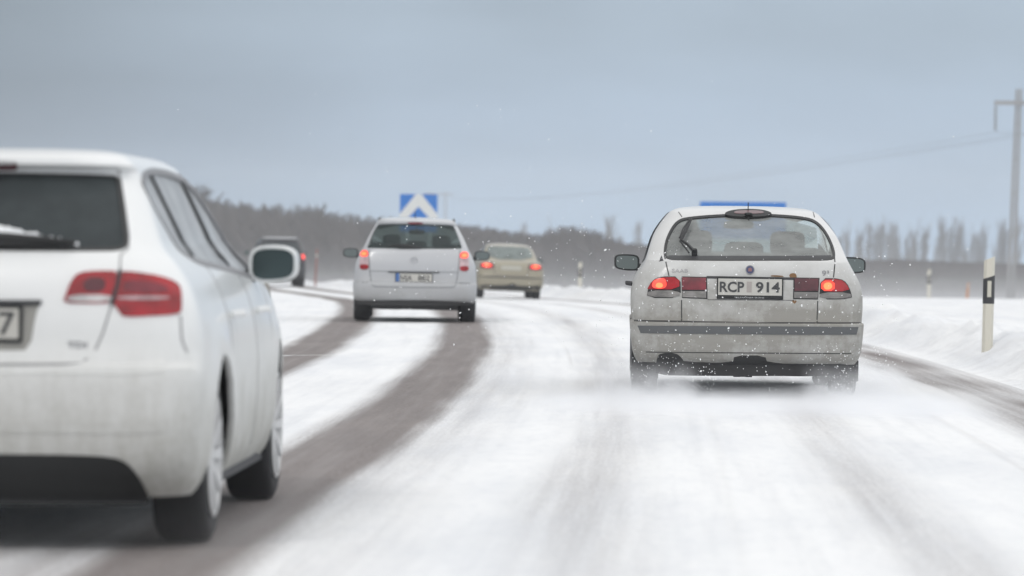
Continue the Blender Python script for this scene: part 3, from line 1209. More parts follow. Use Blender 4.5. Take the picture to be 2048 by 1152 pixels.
# mirrors, handles
door_mirror(car, (-.885, 2.85, .985), (.102, .07, .066), -1, M['black'], M['mirror_frost'], -.76, e=.5, slant=-.05)
door_mirror(car, (.925, 2.85, .985), (.102, .07, .066), 1, M['black'], M['mirror_frost'], .76, e=.5, slant=-.02)
for sg in (-1, 1):
    for yy in (1.75, 2.75):
        m = MB()
        m.tube([(sg * .845, yy - .1, .82), (sg * .885, yy - .08, .825), (sg * .885, yy + .08, .825), (sg * .845, yy + .1, .82)], .013, 8)
        m.build('door_handle', M['trim'], car)
# wheels and underside
for sx in (-1, 1):
    for yw in (.95, 3.55):
        wheel(car, sx * .745, yw, .315, .195, sx, 'steel', 8)
m = MB()
m.box((0, 2.2, .252), (.54, 1.9, .030))
m.tube([(-.58, .55, .26), (-.30, .55, .26)], .085, 14)
m.tube([(-.5, .12, .285), (-.5, .5, .27)], .028, 10)
m.tube([(-.6, .95, .27), (.6, .95, .27)], .04, 10)
m.add(*superell((.30, .75, .23), (.28, .35, .07), .4))
m.add(*superell((0, .5, .25), (.24, .2, .05), .4))
for q in range(24):
    qx = -.50 + q * .0435
    m.box((qx, .42 + random.uniform(-.03, .03), .222 - .03 * max(0, 1 - abs(qx + .02) / .42) + random.uniform(-.011, .008)), (.024, .12, .028))
m.build('underbody', M['under'], car)
for sg in (-1, 1):
    m = MB()
    m.box((sg * .745, .55, .23), (.10, .008, .10))
    m.build('mud_flap', M['rubber'], car)
cabin(car, .68, 2.95, 2.62, 1.02, 1.30, 1.295)
m = MB()
m.add(*prism([(-.70, 1.0), (-.22, 1.0), (-.36, 1.34), (-.60, 1.34)], 'Y', 1.9, 1.96))
m.build('belt_pillar_trim', M['cabin'], car, smooth=False)
# parcel shelf
m = MB()
m.box((0, .75, .985), (.6, .42, .01))
m.build('parcel_shelf', M['seat'], car)

# ================================================================== white compact hatchback, near left
pw_a = paint('snow_white_paint', (.78, .79, .79), (.39, .385, .355), .20, .98, 1.15, streak=.8, base_dirt=.06, blotch=.15)
rows = [
    (.20, .80, .16, 4.05), (.25, .835, .09, 4.12), (.32, .862, .035, 4.2), (.42, .875, .008, 4.26), (.50, .880, .0, 4.28), (.60, .882, .002, 4.28), (.665, .881, .012, 4.26),
    (.69, .878, .045, 4.24), (.74, .874, .06, 4.2), (.82, .860, .065, 4.05), (.90, .838, .075, 3.75), (.96, .812, .085, 3.45), (1.00, .788, .095, 3.28), (1.05, .748, .12, 3.15),
    (1.09, .710, .15, 3.05), (1.16, .680, .205, 2.90), (1.25, .643, .28, 2.70), (1.33, .610, .35, 2.50), (1.372, .592, .385, 2.4), (1.382, .588, .36, 2.36), (1.392, .582, .30, 2.33),
    (1.41, .566, .30, 2.28), (1.43, .535, .36, 2.2), (1.446, .485, .48, 2.1), (1.457, .40, .68, 1.98), (1.464, .28, .95, 1.8), (1.468, .14, 1.2, 1.6), (1.469, .03, 1.35, 1.45)]
sh = Shell(rows, k=.06, rx=.19, ry=.17)
YA = 14.52
car = place_car('white_compact_hatchback', sh, 0, YA, R(1.85), 0.0, xoff=-1.985, roll=R(0))
tag(car, 'clean white compact hatchback with unlit red tail lamps, nearest car at left', 'car')
RP = sh.rear_pt
SPR = lambda a, b, off=0: sh.side_pt(a, b, off, 1)
SPL = lambda a, b, off=0: sh.side_pt(a, b, off, -1)


def mir(pts):
    """close an outline given for x > 0 by its mirror image"""
    return pts + [(-x, z) for x, z in pts[::-1]]


win = chaikin(mir(sh.P([(100, 499), (200, 499), (240, 498), (254, 490), (252, 465), (244, 400), (237, 352), (228, 350), (100, 346)])[::1]), 2)
# side window outline in (y, z)
sd1 = chaikin([(.62, 1.36), (.50, 1.30), (.80, 1.10), (.98, 1.045), (1.5, 1.025), (2.2, 1.00), (2.88, .965), (2.85, 1.04), (2.48, 1.25), (2.15, 1.355), (1.6, 1.385), (1.0, 1.385)], 2)
cut = [prism(win, 'Y', -.4, .9), prism(chaikin([(-.68, 1.05), (.68, 1.05), (.6, 1.37), (-.6, 1.37)], 1), 'Y', 2.1, 4.0)] + side_cut(sd1)
for yw in (.80, 3.378):
    cut += [cyl_cut(yw, .325, .375, .55, 1.1), cyl_cut(yw, .325, .375, -1.1, -.55)]


def swell(p):
    x, y, z = p
    for yw in (.80, 3.378):
        d = math.hypot(y - yw, z - .325)
        if abs(x) > .5 and z < .85:
            x += math.copysign(.016 * math.exp(-((d - .40) / .09) ** 2), x)
    return (x, y, z)


body_mesh(sh, cut, [pw_a, M['cabin']], car, bump=swell)
g_dark = glass('tinted_rear_glass', (.10, .115, .12), (.10, .115, .12), .55, .35)
g_sideA = glass('hazed_side_glass', (.45, .50, .52), (.56, .58, .60), .68, .8)
patch(RP, win, -.005, .006, 'rear_window', g_dark, car, .05)
ribbon(RP, win, .014, .002, .01, 'window_seal', M['seam'], car, closed=True)
o = link('windscreen', fixn(mesh(*(lambda q: ([(a, sh.ff(b) - .015 - .10 * (abs(a) / .7) ** 2 * .5, b) for a, b in q[0]], q[1]))(fill2d(chaikin([(-.68, 1.05), (.68, 1.05), (.6, 1.37), (-.6, 1.37)], 1), .08)))), g_side, car)
for fn in (SPR, SPL):
    patch(fn, sd1, -.008, .006, 'side_window', g_sideA, car, .06)
    ribbon(fn, sd1, .022, .004, .012, 'window_seal', simple('grey_window_frame', (.22, .22, .23), .5), car, closed=True)
    for ya, yb in ((.93, .78), (1.93, 1.78)):
        ribbon(fn, densify([(ya, 1.375), (yb + .38, 1.075 if ya < 1.5 else 1.04)], .04), .065 if ya > 1.5 else .04, .002, .008, 'window_pillar', M['trim'], car)
# seams
gap = Gaps()
ribbon(RP, densify(sh.P([(237, 340), (241, 365), (250, 420), (257, 470), (256, 497), (241, 510), (240, 543)])), .007, .0015, .004, '', None, None, mbuf=gap)
ribbon(RP, chaikin(densify(sh.P([(224, 607), (214, 640), (205, 668), (188, 706), (165, 724), (130, 728), (0, 729), (-300, 729)])), 1, False), .008, .0015, .004, '', None, None, mbuf=gap)
ribbon(RP, densify(sh.P([(361, 632), (364, 680), (374, 706)])), .006, .0015, .004, '', None, None, mbuf=gap)
for fn in (SPR,):
    ribbon(fn, densify([(1.23, 1.05), (1.24, .80), (1.20, .55)]), .008, .0015, .004, '', None, None, mbuf=gap)
    ribbon(fn, densify([(2.22, 1.02), (2.22, .60), (2.16, .30)]), .008, .0015, .004, '', None, None, mbuf=gap)
    ribbon(fn, densify([(3.05, .96), (3.0, .70), (2.95, .34)]), .008, .0015, .004, '', None, None, mbuf=gap)
gap.build('panel_gap', simple('white_panel_gap', (.30, .30, .305), .8), car)
# long crease mouldings of the bumper
for py in (735, 853):
    ribbon(RP, densify(sh.P([(-80, py), (100, py), (260, py + 2), (330, py - 4)])), .045, .003, .008, 'bumper_ridge', pw_a, car)
# tail lamp: hatch part and wing part
for flip in (1, -1):
    FN = (lambda a, b, off=0: RP(a, b, off)) if flip == 1 else (lambda a, b, off=0: Vector((-1, 1, 1)) * RP(a, b, off))
    inner = chaikin(sh.P([(126, 606), (131, 590), (142, 562), (157, 545), (200, 542), (238, 543), (234, 570), (224, 606), (180, 607)]), 1)
    outer = chaikin(sh.P([(240, 543), (270, 545), (320, 553), (352, 565), (361, 580), (362, 622), (354, 629), (300, 632), (247, 634), (240, 626), (226, 607), (234, 572)]), 1)
    a_ = patch(FN, inner, .006, .02, 'tail_lamp', M['red'], car, .03)
    patch(FN, chaikin(sh.P([(133, 604), (137, 590), (226, 590), (223, 604)]), 1), .008, .004, 'reversing_lens', M['clear_lens'], a_, .03)
    patch(FN, chaikin(sh.P([(166, 584), (170, 556), (212, 556), (210, 584)]), 1), .008, .004, 'lamp_chamber', M['dark_red'], a_, .03)
    b_ = patch(FN, outer, .007, .02, 'tail_lamp', M['red'], car, .03)
    patch(FN, chaikin(sh.P([(236, 600), (236, 592), (336, 593), (336, 600)]), 1), .009, .004, 'pale_lens_strip', M['pink_lens'], b_, .03)
    patch(FN, chaikin(sh.P([(245, 585), (250, 560), (310, 566), (335, 575), (333, 587)]), 1), .009, .004, 'lamp_chamber', M['dark_red'] if False else M['red_dull'], b_, .03)
ribbon(RP, densify(sh.P([(240, 541), (235, 570), (223, 610)])), .014, .010, .012, 'lamp_gap', M['trim'], car)
# number plate with its recess
c0 = sh.probe(45, 648)
px1 = c0[0]
yp = sh.Yb(.2, c0[1]) - .018
FP = flat(yp)
patch(RP, chaikin(mir(sh.P([(20, 603), (83, 604), (72, 625), (60, 700), (20, 703)])), 1), .002, .004, 'plate_recess', simple('recess_grey', (.30, .295, .275), .8), car, .05)  # one darker grey over the whole plate recess
patch(RP, mir(sh.P([(20, 601), (84, 601), (80, 610), (20, 611)])), .014, .02, 'handle_or_shade_strip', M['trim'], car, .05)  # dark strip painted in for the recess shadow above the plate
pl = patch(FP, rect(-px1, px1, c0[1] - .065, c0[1] + .065, .012), 0, .04, 'plate_frame', M['black'], car, .1)
pp = patch(FP, rect(-px1 + .011, px1 - .011, c0[1] - .052, c0[1] + .055, .008), .003, .003, 'number_plate', M['plate'], pl, .1)
text_on(FP, '7', px1 - .052, c0[1] + .002, .082, .058, .006, 'plate_lettering', M['plate_text'], pp, .014)
c = sh.probe(154, 690)
text_on(RP, 'TDI', c[0], c[1], .022, .070, .004, 'lettering_badge', M['chrome'], car, .008)
# lower valance
patch(RP, chaikin(mir(sh.P([(20, 909), (150, 910), (225, 914), (255, 926), (275, 950), (290, 975), (300, 1010), (250, 1012), (100, 1012), (20, 1012)])), 1), .004, .012, 'lower_valance', M['black'], car, .05)
# roof edge spoiler lamp
b3 = patch(RP, chaikin(mir(sh.P([(-40, 324), (20, 324), (33, 326), (35, 331), (33, 336), (20, 337), (-40, 336)])), 1), .008, .02, 'high_brake_lamp', M['dark_red'], car, .04)
# rear wiper and the snow caught above it
m = MB()
def onrear(px, py, off): return RP(*sh.probe(px, py), off)
m.tube([onrear(-60, 483, .03), onrear(20, 487, .035), onrear(90, 491, .035), onrear(150, 494, .03)], [.02, .018, .013, .006], 8)
m.tube([onrear(-60, 494, .025), onrear(40, 496, .025), onrear(150, 497, .02)], [.014, .010, .005], 8)
m.build('rear_wiper', M['black'], car)
top = [(x, 479 - (150 - x) * .24 + random.uniform(-4, 4) + 10) for x in range(-60, 160, 6)]
patch(RP, sh.P(top + [(158, 493), (150, 493), (80, 490), (20, 486), (-60, 482)]), .012, .016, 'caked_snow', M['snowpatch'], car, .02)
tag(car.children[-1], 'ragged wedge of snow caught above the wiper')
# mirror
door_mirror(car, (.898, 2.72, 1.028), (.104, .085, .080), 1, simple('mirror_paint', (.62, .64, .64), .35, coat=.5), M['mirror_glass'], .76, e=.62, slant=.03)
door_mirror(car, (-.905, 2.72, 1.028), (.103, .085, .079), -1, pw_a, M['mirror_glass'], -.76, e=.62, slant=-.03)
for sg in (-1, 1):
    for yy in (1.38, 2.42):
        m = MB()
        m.tube([(sg * .868, yy - .1, .84), (sg * .905, yy - .08, .845), (sg * .905, yy + .08, .845), (sg * .868, yy + .1, .84)], .014, 8)
        m.build('door_handle', pw_a, car)
for sx in (-1, 1):
    for yw in (.80, 3.378):
        wheel(car, sx * .755, yw, .322, .205, sx, 'rim', 10)
m = MB()
m.box((0, 2.1, .25), (.56, 1.75, .05))
m.add(*superell((.42, .5, .27), (.26, .16, .09), .4))
m.tube([(-.6, .8, .28), (.6, .8, .28)], .045, 10)
m.tube([(-.45, .1, .27), (-.45, .5, .27)], .03, 10)
m.build('underbody', M['under'], car)
for sg in (-1, 1):
    m = MB()
    m.box((sg * .76, 2.1, .24), (.06, .98, .05))
    m.build('sill', M['trim'], car)
cabin(car, .70, 2.75, 2.45, 1.03, 1.0, 1.30)

# ================================================================== silver estate, left lane
pw_o = paint('silver_grey_paint', (.46, .47, .49), (.34, .34, .33), .25, .85, .8, metal=.15, rough=.4, streak=.5, base_dirt=.05)
rows = [
    (.29, .835, .08, 4.4), (.33, .862, .03, 4.45), (.42, .876, .005, 4.5), (.50, .880, 0, 4.5), (.56, .878, .01, 4.5), (.575, .872, .05, 4.48), (.64, .868, .06, 4.4),
    (.74, .862, .065, 4.3), (.84, .845, .075, 4.0), (.92, .815, .09, 3.6), (1.00, .775, .11, 3.3), (1.03, .755, .125, 3.2), (1.10, .725, .17, 3.05), (1.20, .680, .25, 2.85),
    (1.30, .628, .33, 2.62), (1.38, .585, .39, 2.45), (1.40, .575, .36, 2.4), (1.43, .56, .36, 2.3), (1.46, .52, .45, 2.2), (1.48, .44, .65, 2.1), (1.492, .3, .95, 2.0), (1.499, .12, 1.3, 1.8), (1.50, .03, 1.45, 1.6)]
sh = Shell(rows, k=.05, rx=.2, ry=.15)
YO = 58.0
car = place_car('silver_estate_car', sh, 829, YO, heading(58), float(ground_z(0, 58)) + .0, roll=R(.7))
tag(car, 'silver estate car seen from behind under the blue arrow sign, tail lamps lit', 'car')
RP = sh.rear_pt
Z4 = lambda pts: [(640 + x / 3.6, 360 + y / 3.6) for x, y in pts]
win = chaikin(sh.P(Z4([(338, 488), (350, 460), (380, 385), (412, 325), (430, 320), (680, 318), (930, 324), (962, 332), (985, 380), (1015, 460), (1022, 492), (1000, 497), (680, 496), (360, 491)])), 1)
ws = chaikin([(-.68, 1.04), (.68, 1.04), (.60, 1.38), (-.60, 1.38)], 1)
sd1 = chaikin([(.45, 1.12), (.65, 1.06), (3.0, .99), (2.5, 1.28), (2.1, 1.38), (.75, 1.38)], 2)
cut = [prism(win, 'Y', -.4, .9), prism(ws, 'Y', 2.1, 4.0)] + side_cut(sd1)
for yw in (.92, 3.55):
    cut += [cyl_cut(yw, .31, .36, .55, 1.1), cyl_cut(yw, .31, .36, -1.1, -.55)]
body_mesh(sh, cut, [pw_o, M['cabin']], car)
g_o = glass('estate_rear_glass', (.55, .63, .62), (.10, .13, .13), .30, .5)
patch(RP, win, -.006, .006, 'rear_window', g_o, car, .08)
link('windscreen', fixn(mesh(*(lambda q: ([(a, sh.ff(b) - .015 - .05 * (abs(a) / .7) ** 2, b) for a, b in q[0]], q[1]))(fill2d(ws, .1)))), glass('pale_windscreen', (.82, .92, .90), (.3, .33, .33), .05, .5), car)
SPR = lambda a, b, off=0: sh.side_pt(a, b, off, 1)
SPL = lambda a, b, off=0: sh.side_pt(a, b, off, -1)
for fn in (SPR, SPL):
    patch(fn, sd1, -.008, .006, 'side_window', g_side, car, .12)
    for ya in (1.3, 2.2):
        ribbon(fn, [(ya, 1.38), (ya + .1, 1.04)], .07, .003, .01, 'window_pillar', M['trim'], car)
gap = Gaps()
ribbon(RP, chaikin(densify(sh.P(Z4([(352, 500), (358, 650), (366, 720), (378, 762), (400, 768), (680, 774), (950, 774), (975, 766), (985, 720), (995, 655), (1008, 505)])), .05), 1, False), .014, .0015, .004, '', None, None, mbuf=gap)
ribbon(RP, densify(sh.P(Z4([(358, 655), (680, 660), (990, 665)])), .05), .010, .0015, .004, '', None, None, mbuf=gap)
for a in ((270, 735, 345, 738), (1000, 742, 1080, 745)):
    ribbon(RP, densify(sh.P(Z4([(a[0], a[1]), (a[2], a[3])])), .05), .012, .0015, .004, '', None, None, mbuf=gap)
gap.build('panel_gap', simple('grey_panel_gap', (.20, .21, .22), .8), car)
patch(RP, sh.P(Z4([(490, 655), (860, 660), (860, 672), (490, 667)])), .012, .02, 'handle_or_shade_strip', M['strip'], car, .06)
for (x0, x1, dy) in ((284, 352, 0), (1003, 1070, 12)):
    sgn = -1 if x0 < 600 else 1
    tl = tail(sh, RP, Z4([(x0 + 4, 508 + dy), (x1 - 8, 503 + dy), (x1, 560 + dy), (x1, 648 + dy), (x0 + 6, 648 + dy), (x0, 600 + dy)]), M['pink_lens'], .006, car, g=.05)
    tail(sh, RP, Z4([(x0 + 2, 608 + dy), (x1 - 2, 608 + dy), (x1 - 2, 644 + dy), (x0 + 6, 644 + dy)]), M['red'], .010, tl, 'red_lens', 1, .05)
    tail(sh, RP, Z4([(x0 + 2, 552 + dy), (x0 + 8, 510 + dy), (x1 - 8, 507 + dy), (x1 - 3, 552 + dy)]), M['lit'], .010, tl, 'lit_lens', 1, .05)
    tail(sh, RP, Z4([(x0 + 14, 545 + dy), (x0 + 18, 520 + dy), (x1 - 16, 518 + dy), (x1 - 12, 545 + dy)]), M['lit_core'], .012, tl, 'bulb_glow', 2, .05)
c0 = sh.probe(640 + 676 / 3.6, 360 + 705 / 3.6)
FP = flat(sh.Yb(0, c0[1]) - .015)
pl = patch(FP, rect(c0[0] - .265, c0[0] + .265, c0[1] - .068, c0[1] + .066, .012), 0, .04, 'plate_frame', M['trim'], car, .1)
pp = patch(FP, rect(c0[0] - .25, c0[0] + .255, c0[1] - .052, c0[1] + .058, .008), .003, .003, 'number_plate', M['plate'], pl, .1)
patch(FP, rect(c0[0] - .255, c0[0] - .205, c0[1] - .054, c0[1] + .060, .006), .005, .003, 'blue_band', M['plate_blue'], pp, .1)
text_on(FP, 'NSA', c0[0] - .11, c0[1], .075, .165, .006, 'plate_lettering', M['plate_text'], pp, .012)
text_on(FP, '882', c0[0] + .14, c0[1], .075, .165, .006, 'plate_lettering', M['plate_text'], pp, .012)
c = sh.probe(640 + 678 / 3.6, 360 + 578 / 3.6)
m = MB()
pc = RP(c[0], c[1], .005)
m.lathe([(-.006, .040), (-.010, .046), (-.006, .052), (0, .046)], pc, 24, 'Y', True)
m.box(pc + Vector((0, -.004, 0)), (.045, .004, .005))
m.build('emblem', pw_o, car)
b3 = patch(RP, chaikin(sh.P(Z4([(630, 303), (742, 304), (742, 316), (630, 315)])), 1), .012, .02, 'high_brake_lamp', M['red_dull'], car, .05)
m = MB()
m.tube([(-.02, .75, 1.47), (-.02, .55, 1.60)], [.007, .003], 6)
m.build('aerial', M['black'], car)
m = MB()
m.tube([RP(*sh.probe(*Z4([(500, 484)])[0]), .03), RP(*sh.probe(*Z4([(600, 476)])[0]), .04), RP(*sh.probe(*Z4([(690, 490)])[0]), .03)], [.012, .016, .018], 6)
m.tube([RP(*sh.probe(*Z4([(560, 490)])[0]), .03), RP(*sh.probe(*Z4([(725, 490)])[0]), .03)], .016, 6)
m.build('rear_wiper', M['black'], car)
# roof rails
for sg in (-1, 1):
    m = MB()
    m.tube([(sg * .54, .55, 1.44), (sg * .535, .7, 1.475), (sg * .535, 2.2, 1.475), (sg * .53, 2.35, 1.44)], .014, 6)
    m.build('roof_rail', M['strip'], car)
door_mirror(car, (-.975, 2.85, .96), (.115, .08, .072), -1, M['black'], M['mirror_frost'], -.78, e=.6)
door_mirror(car, (.975, 2.85, .96), (.115, .08, .072), 1, M['black'], M['mirror_frost'], .78, e=.6)
for sx in (-1, 1):
    for yw in (.92, 3.55):
        wheel(car, sx * .755, yw, .315, .235, sx, 'rim', 7)
m = MB()
m.box((0, 2.2, .25), (.62, 1.95, .07))
m.tube([(-.6, .92, .25), (.6, .92, .25)], .05, 10)
m.add(*superell((-.35, .6, .24), (.22, .15, .07), .4))
m.add(*superell((.2, .8, .24), (.35, .25, .06), .4))
m.build('underbody', M['under'], car)
patch(RP, chaikin(sh.P(Z4([(262, 872), (300, 868), (680, 862), (1050, 877), (1095, 884), (1080, 905), (680, 905), (275, 900)])), 1), .004, .01, 'lower_valance', M['under'], car, .06)
cabin(car, .70, 2.9, 2.55, 1.03, 1.55, 1.29)

# ================================================================== beige saloon, right lane further on
pw_b = paint('beige_paint', (.33, .30, .225), (.25, .235, .19), .25, .8, .7, metal=.1, rough=.45, streak=.5, base_dirt=.1)
rows = [
    (.22, .76, .16, 4.35), (.28, .80, .06, 4.45), (.36, .83, .01, 4.5), (.45, .84, 0, 4.52), (.55, .842, .0, 4.5), (.57, .838, .04, 4.48), (.66, .84, .06, 4.4), (.78, .83, .065, 4.3),
    (.88, .80, .08, 4.05), (.935, .765, .11, 3.7), (.955, .74, .25, 3.5), (.965, .725, .42, 3.4), (.98, .71, .56, 3.3), (1.05, .69, .68, 3.15), (1.15, .655, .88, 2.9), (1.25, .615, 1.1, 2.65),
    (1.32, .57, 1.3, 2.5), (1.36, .53, 1.45, 2.35), (1.385, .45, 1.6, 2.2), (1.40, .3, 1.75, 2.1), (1.407, .12, 1.85, 2.0), (1.408, .03, 1.9, 1.95)]
sh = Shell(rows, k=.05, rx=.22, ry=.17)
YB = 104.0
gzb = at(1020, 601, YB + .9).z
car = place_car('beige_saloon_car', sh, 1021, YB, R(4.6), gzb, roll=R(1.6))
car.rotation_euler.z = R(4.0)
car.location.z = float(ground_z(LANE, YB))
sh.place(car.location, car.rotation_euler.z, car.rotation_euler.y)
tag(car, 'beige saloon car with both tail lamps lit, ahead to the right of the silver estate', 'car')
RP = sh.rear_pt
win = chaikin(sh.P(Z4([(1208, 560), (1216, 500), (1232, 488), (1380, 484), (1520, 492), (1545, 505), (1572, 572), (1400, 566)])), 1)
win = [(x, max(z, 1.0)) for x, z in win]
ws = chaikin([(-.64, 1.02), (.64, 1.02), (.55, 1.34), (-.55, 1.34)], 1)
win2 = chaikin([(-.62, 1.0), (.62, 1.0), (.54, 1.30), (.48, 1.335), (-.48, 1.335), (-.54, 1.30)], 1)
sd1 = chaikin([(1.0, 1.03), (3.0, .99), (2.5, 1.28), (2.1, 1.35), (1.5, 1.35)], 2)
cut = [prism(win2, 'Y', .3, 1.8), prism(ws, 'Y', 2.1, 4.0)] + side_cut(sd1)
for yw in (1.0, 3.6):
    cut += [cyl_cut(yw, .30, .345, .55, 1.1), cyl_cut(yw, .30, .345, -1.1, -.55)]
body_mesh(sh, cut, [pw_b, M['cabin']], car)
patch(RP, win2, -.006, .006, 'rear_window', glass('hazy_saloon_glass', (.6, .68, .66), (.36, .41, .40), .50, .4), car, .1)
link('windscreen', fixn(mesh(*(lambda q: ([(a, sh.ff(b) - .015 - .05 * (abs(a) / .7) ** 2, b) for a, b in q[0]], q[1]))(fill2d(ws, .1)))), glass('saloon_windscreen', (.82, .92, .90), (.3, .33, .33), .05, .5), car)
SPR = lambda a, b, off=0: sh.side_pt(a, b, off, 1)
SPL = lambda a, b, off=0: sh.side_pt(a, b, off, -1)
for fn in (SPR, SPL):
    patch(fn, sd1, -.008, .006, 'side_window', g_side, car, .15)
for sg in (-1, 1):
    def ml(pts): return [(sg * x, z) for x, z in pts]
    tl = patch(RP, chaikin(ml([(.44, .75), (.76, .75), (.79, .80), (.77, .885), (.72, .895), (.44, .895)]), 1), .006, .02, 'tail_lamp', M['red_dull'], car, .05)
    patch(RP, chaikin(ml([(.50, .79), (.74, .79), (.74, .885), (.50, .885)]), 2), .010, .01, 'lit_lens', M['lit_red'], tl, .05)
    patch(RP, chaikin(ml([(.56, .82), (.68, .82), (.68, .875), (.56, .875)]), 2), .012, .01, 'bulb_glow', M['lit_core'], tl, .05)
    door_mirror(car, (sg * .92, 2.9, .98), (.09, .07, .06), sg, M['black'], M['mirror_frost'], sg * .74, e=.6)
    for yw in (1.0, 3.6):
        wheel(car, sg * .72, yw, .305, .19, sg, 'steel', 6)
patch(RP, rect(-.80, .80, .53, .56, .01), .010, .02, 'bumper_strip', M['trim'], car, .08)
patch(RP, rect(-.25, .25, .73, .85, .02), .008, .02, 'number_plate', simple('dim_plate', (.42, .41, .36), .6), car, .08)
text_on(RP, 'BKU 516', 0, .79, .065, .40, .010, 'plate_lettering', M['trim'], car, .012) if False else None
gap = Gaps()
ribbon(RP, densify([(-.68, .93), (-.44, .90), (-.43, .60), (.43, .60), (.44, .90), (.68, .93)], .05), .012, .0015, .004, '', None, None, mbuf=gap)
gap.build('panel_gap', M['seam'], car)
patch(RP, chaikin([(-.76, .34), (-.3, .33), (-.05, .36), (.0, .40), (.08, .40), (.14, .34), (.5, .34), (.78, .38), (.78, .24), (-.76, .24)], 1), .004, .01, 'lower_valance', M['under'], car, .05)
m = MB()
m.box((0, 2.2, .26), (.55, 1.9, .06))
m.tube([(-.6, 1.0, .26), (.6, 1.0, .26)], .05, 8)
m.tube([(.35, .1, .28), (.35, .6, .28)], .035, 8)
m.build('underbody', M['under'], car)
cabin(car, .66, 2.9, 2.5, 1.0, 1.35, 1.27)

# ================================================================== dark off-roader beyond the near car's mirror
pk = paint('black_paint', (.022, .023, .026), (.12, .12, .12), .2, .8, .35, rough=.4, base_dirt=.1)
rows = [
    (.30, .80, .12, 4.3), (.36, .84, .04, 4.4), (.48, .87, 0, 4.5), (.62, .88, 0, 4.5), (.64, .875, .05, 4.48), (.85, .88, .06, 4.4), (1.00, .86, .07, 4.1), (1.08, .82, .10, 3.6), (1.15, .80, .13, 3.4),
    (1.3, .77, .20, 3.0), (1.45, .72, .28, 2.75), (1.56, .68, .34, 2.5), (1.60, .65, .33, 2.4), (1.635, .58, .42, 2.3), (1.655, .45, .6, 2.1), (1.665, .25, .9, 1.9), (1.668, .04, 1.3, 1.6)]
sh = Shell(rows, k=.05, rx=.2, ry=.15)
YS = 141.0
car = place_car('black_off_roader', sh, 561, YS, -R(7.0), 0)
car.location.z = float(ground_z(-1, YS))
car.rotation_euler = (0, R(.6), R(7))
sh.place(car.location, R(7), R(.6))
tag(car, 'black off-roader with a red lamp lit, half hidden by the near white car\'s mirror', 'car')
RP = sh.rear_pt
win2 = chaikin([(-.66, 1.14), (.66, 1.14), (.62, 1.48), (.56, 1.54), (-.56, 1.54), (-.62, 1.48)], 1)
sd1 = chaikin([(.5, 1.17), (3.0, 1.14), (2.6, 1.45), (2.2, 1.55), (.7, 1.55)], 2)
ws = chaikin([(-.7, 1.18), (.7, 1.18), (.64, 1.54), (-.64, 1.54)], 1)
cut = [prism(win2, 'Y', -.3, .9), prism(ws, 'Y', 2.1, 4.0)] + side_cut(sd1)
for yw in (.85, 3.5):
    cut += [cyl_cut(yw, .36, .42, .55, 1.1), cyl_cut(yw, .36, .42, -1.1, -.55)]
body_mesh(sh, cut, [pk, M['cabin']], car)
patch(RP, win2, -.006, .006, 'rear_window', g_dark, car, .1)
for sg in (-1, 1):
    fn = (lambda a, b, off=0, sg=sg: sh.side_pt(a, b, off, sg))
    patch(fn, sd1, -.008, .006, 'side_window', g_dark, car, .15)
    tl = patch(RP, chaikin([(sg * x, z) for x, z in [(.70, .88), (.845, .88), (.83, 1.16), (.72, 1.16)]], 1), .006, .02, 'tail_lamp', M['red_dull'], car, .05)
    patch(RP, chaikin([(sg * x, z) for x, z in [(.70, .98), (.835, .98), (.825, 1.13), (.71, 1.13)]], 2), .012, .02, 'lit_lens', M['lit_red'], tl, .04)
    for yw in (.85, 3.5):
        wheel(car, sg * .75, yw, .36, .25, sg, 'steel', 6)
    door_mirror(car, (sg * 1.0, 3.0, 1.15), (.11, .07, .09), sg, M['black'], M['mirror_frost'], sg * .82, e=.6)
    m = MB()
    m.tube([(sg * .6, .5, 1.62), (sg * .6, .65, 1.69), (sg * .6, 2.1, 1.69), (sg * .6, 2.25, 1.62)], .018, 6)
    m.build('roof_rail', M['strip'], car)
patch(RP, rect(-.26, .26, .80, .92, .02), .012, .02, 'number_plate', M['plate'], car, .1)
# pale silver-grey cap over the roof
m = MB()
m.add(*superell((0, 1.2, 1.675), (.60, .85, .035), .35))
o = m.build('pale_roof_cap', simple('pale_roof_grey', (.55, .56, .58), .8), car)
m = MB()
m.box((0, 2.2, .34), (.6, 1.9, .06))
m.tube([(-.6, .85, .34), (.6, .85, .34)], .05, 8)
m.build('underbody', M['under'], car)

# ================================================================== roadside furniture
cream = simple('post_plastic', (.60, .575, .50), .6)
refl = simple('post_reflector', (.55, .53, .46), .4)


def snow_post(loc, h, label, rz=0, lean=0, group='snow marker posts along the right verge'):
    root = empty('delineator_post', loc, rz, lean)
    tag(root, label, 'marker post', group)
    m = MB()
    sc = h / .95
    prof = [(-.055, 0.03), (-.03, -.01), (.03, -.01), (.055, .03)]

    def slab(z0, z1, z1b, mm, name, par, grow=0):
        q = MB()
        b = [(x * sc * (1 + grow), y * sc - (grow * .02)) for x, y in prof] + [(.045 * sc * (1 + grow), .045 * sc), (-.045 * sc * (1 + grow), .045 * sc)]
        n = len(b)
        q.add([(x, y, z0) for x, y in b] + [(x, y, z1 + (z1b - z1) * (x / (.11 * sc) + .5)) for x, y in b],
              [tuple(range(n))[::-1], tuple(range(n, 2 * n))] + [(i, (i + 1) % n, (i + 1) % n + n, i + n) for i in range(n)])
        return q.build(name, mm, par, smooth=True, angle=20)
    shaft = slab(-.15, h * .95, h, cream, 'shaft', root)
    bnd = slab(h * .50, h * .76, h * .80, M['trim'], 'black_band', root, .06)
    q = MB()
    q.box((0, -.017 * sc, h * .655), (.019 * sc, .006, h * .085))
    q.build('reflector', refl, root, smooth=False)
    q = MB()
    q.add(*superell((0, .01, h * .955), (.05 * sc, .03 * sc, .012), .7))
    return root


def gz_at(x, y):
    return float(ground_z(x - CL(y), y))


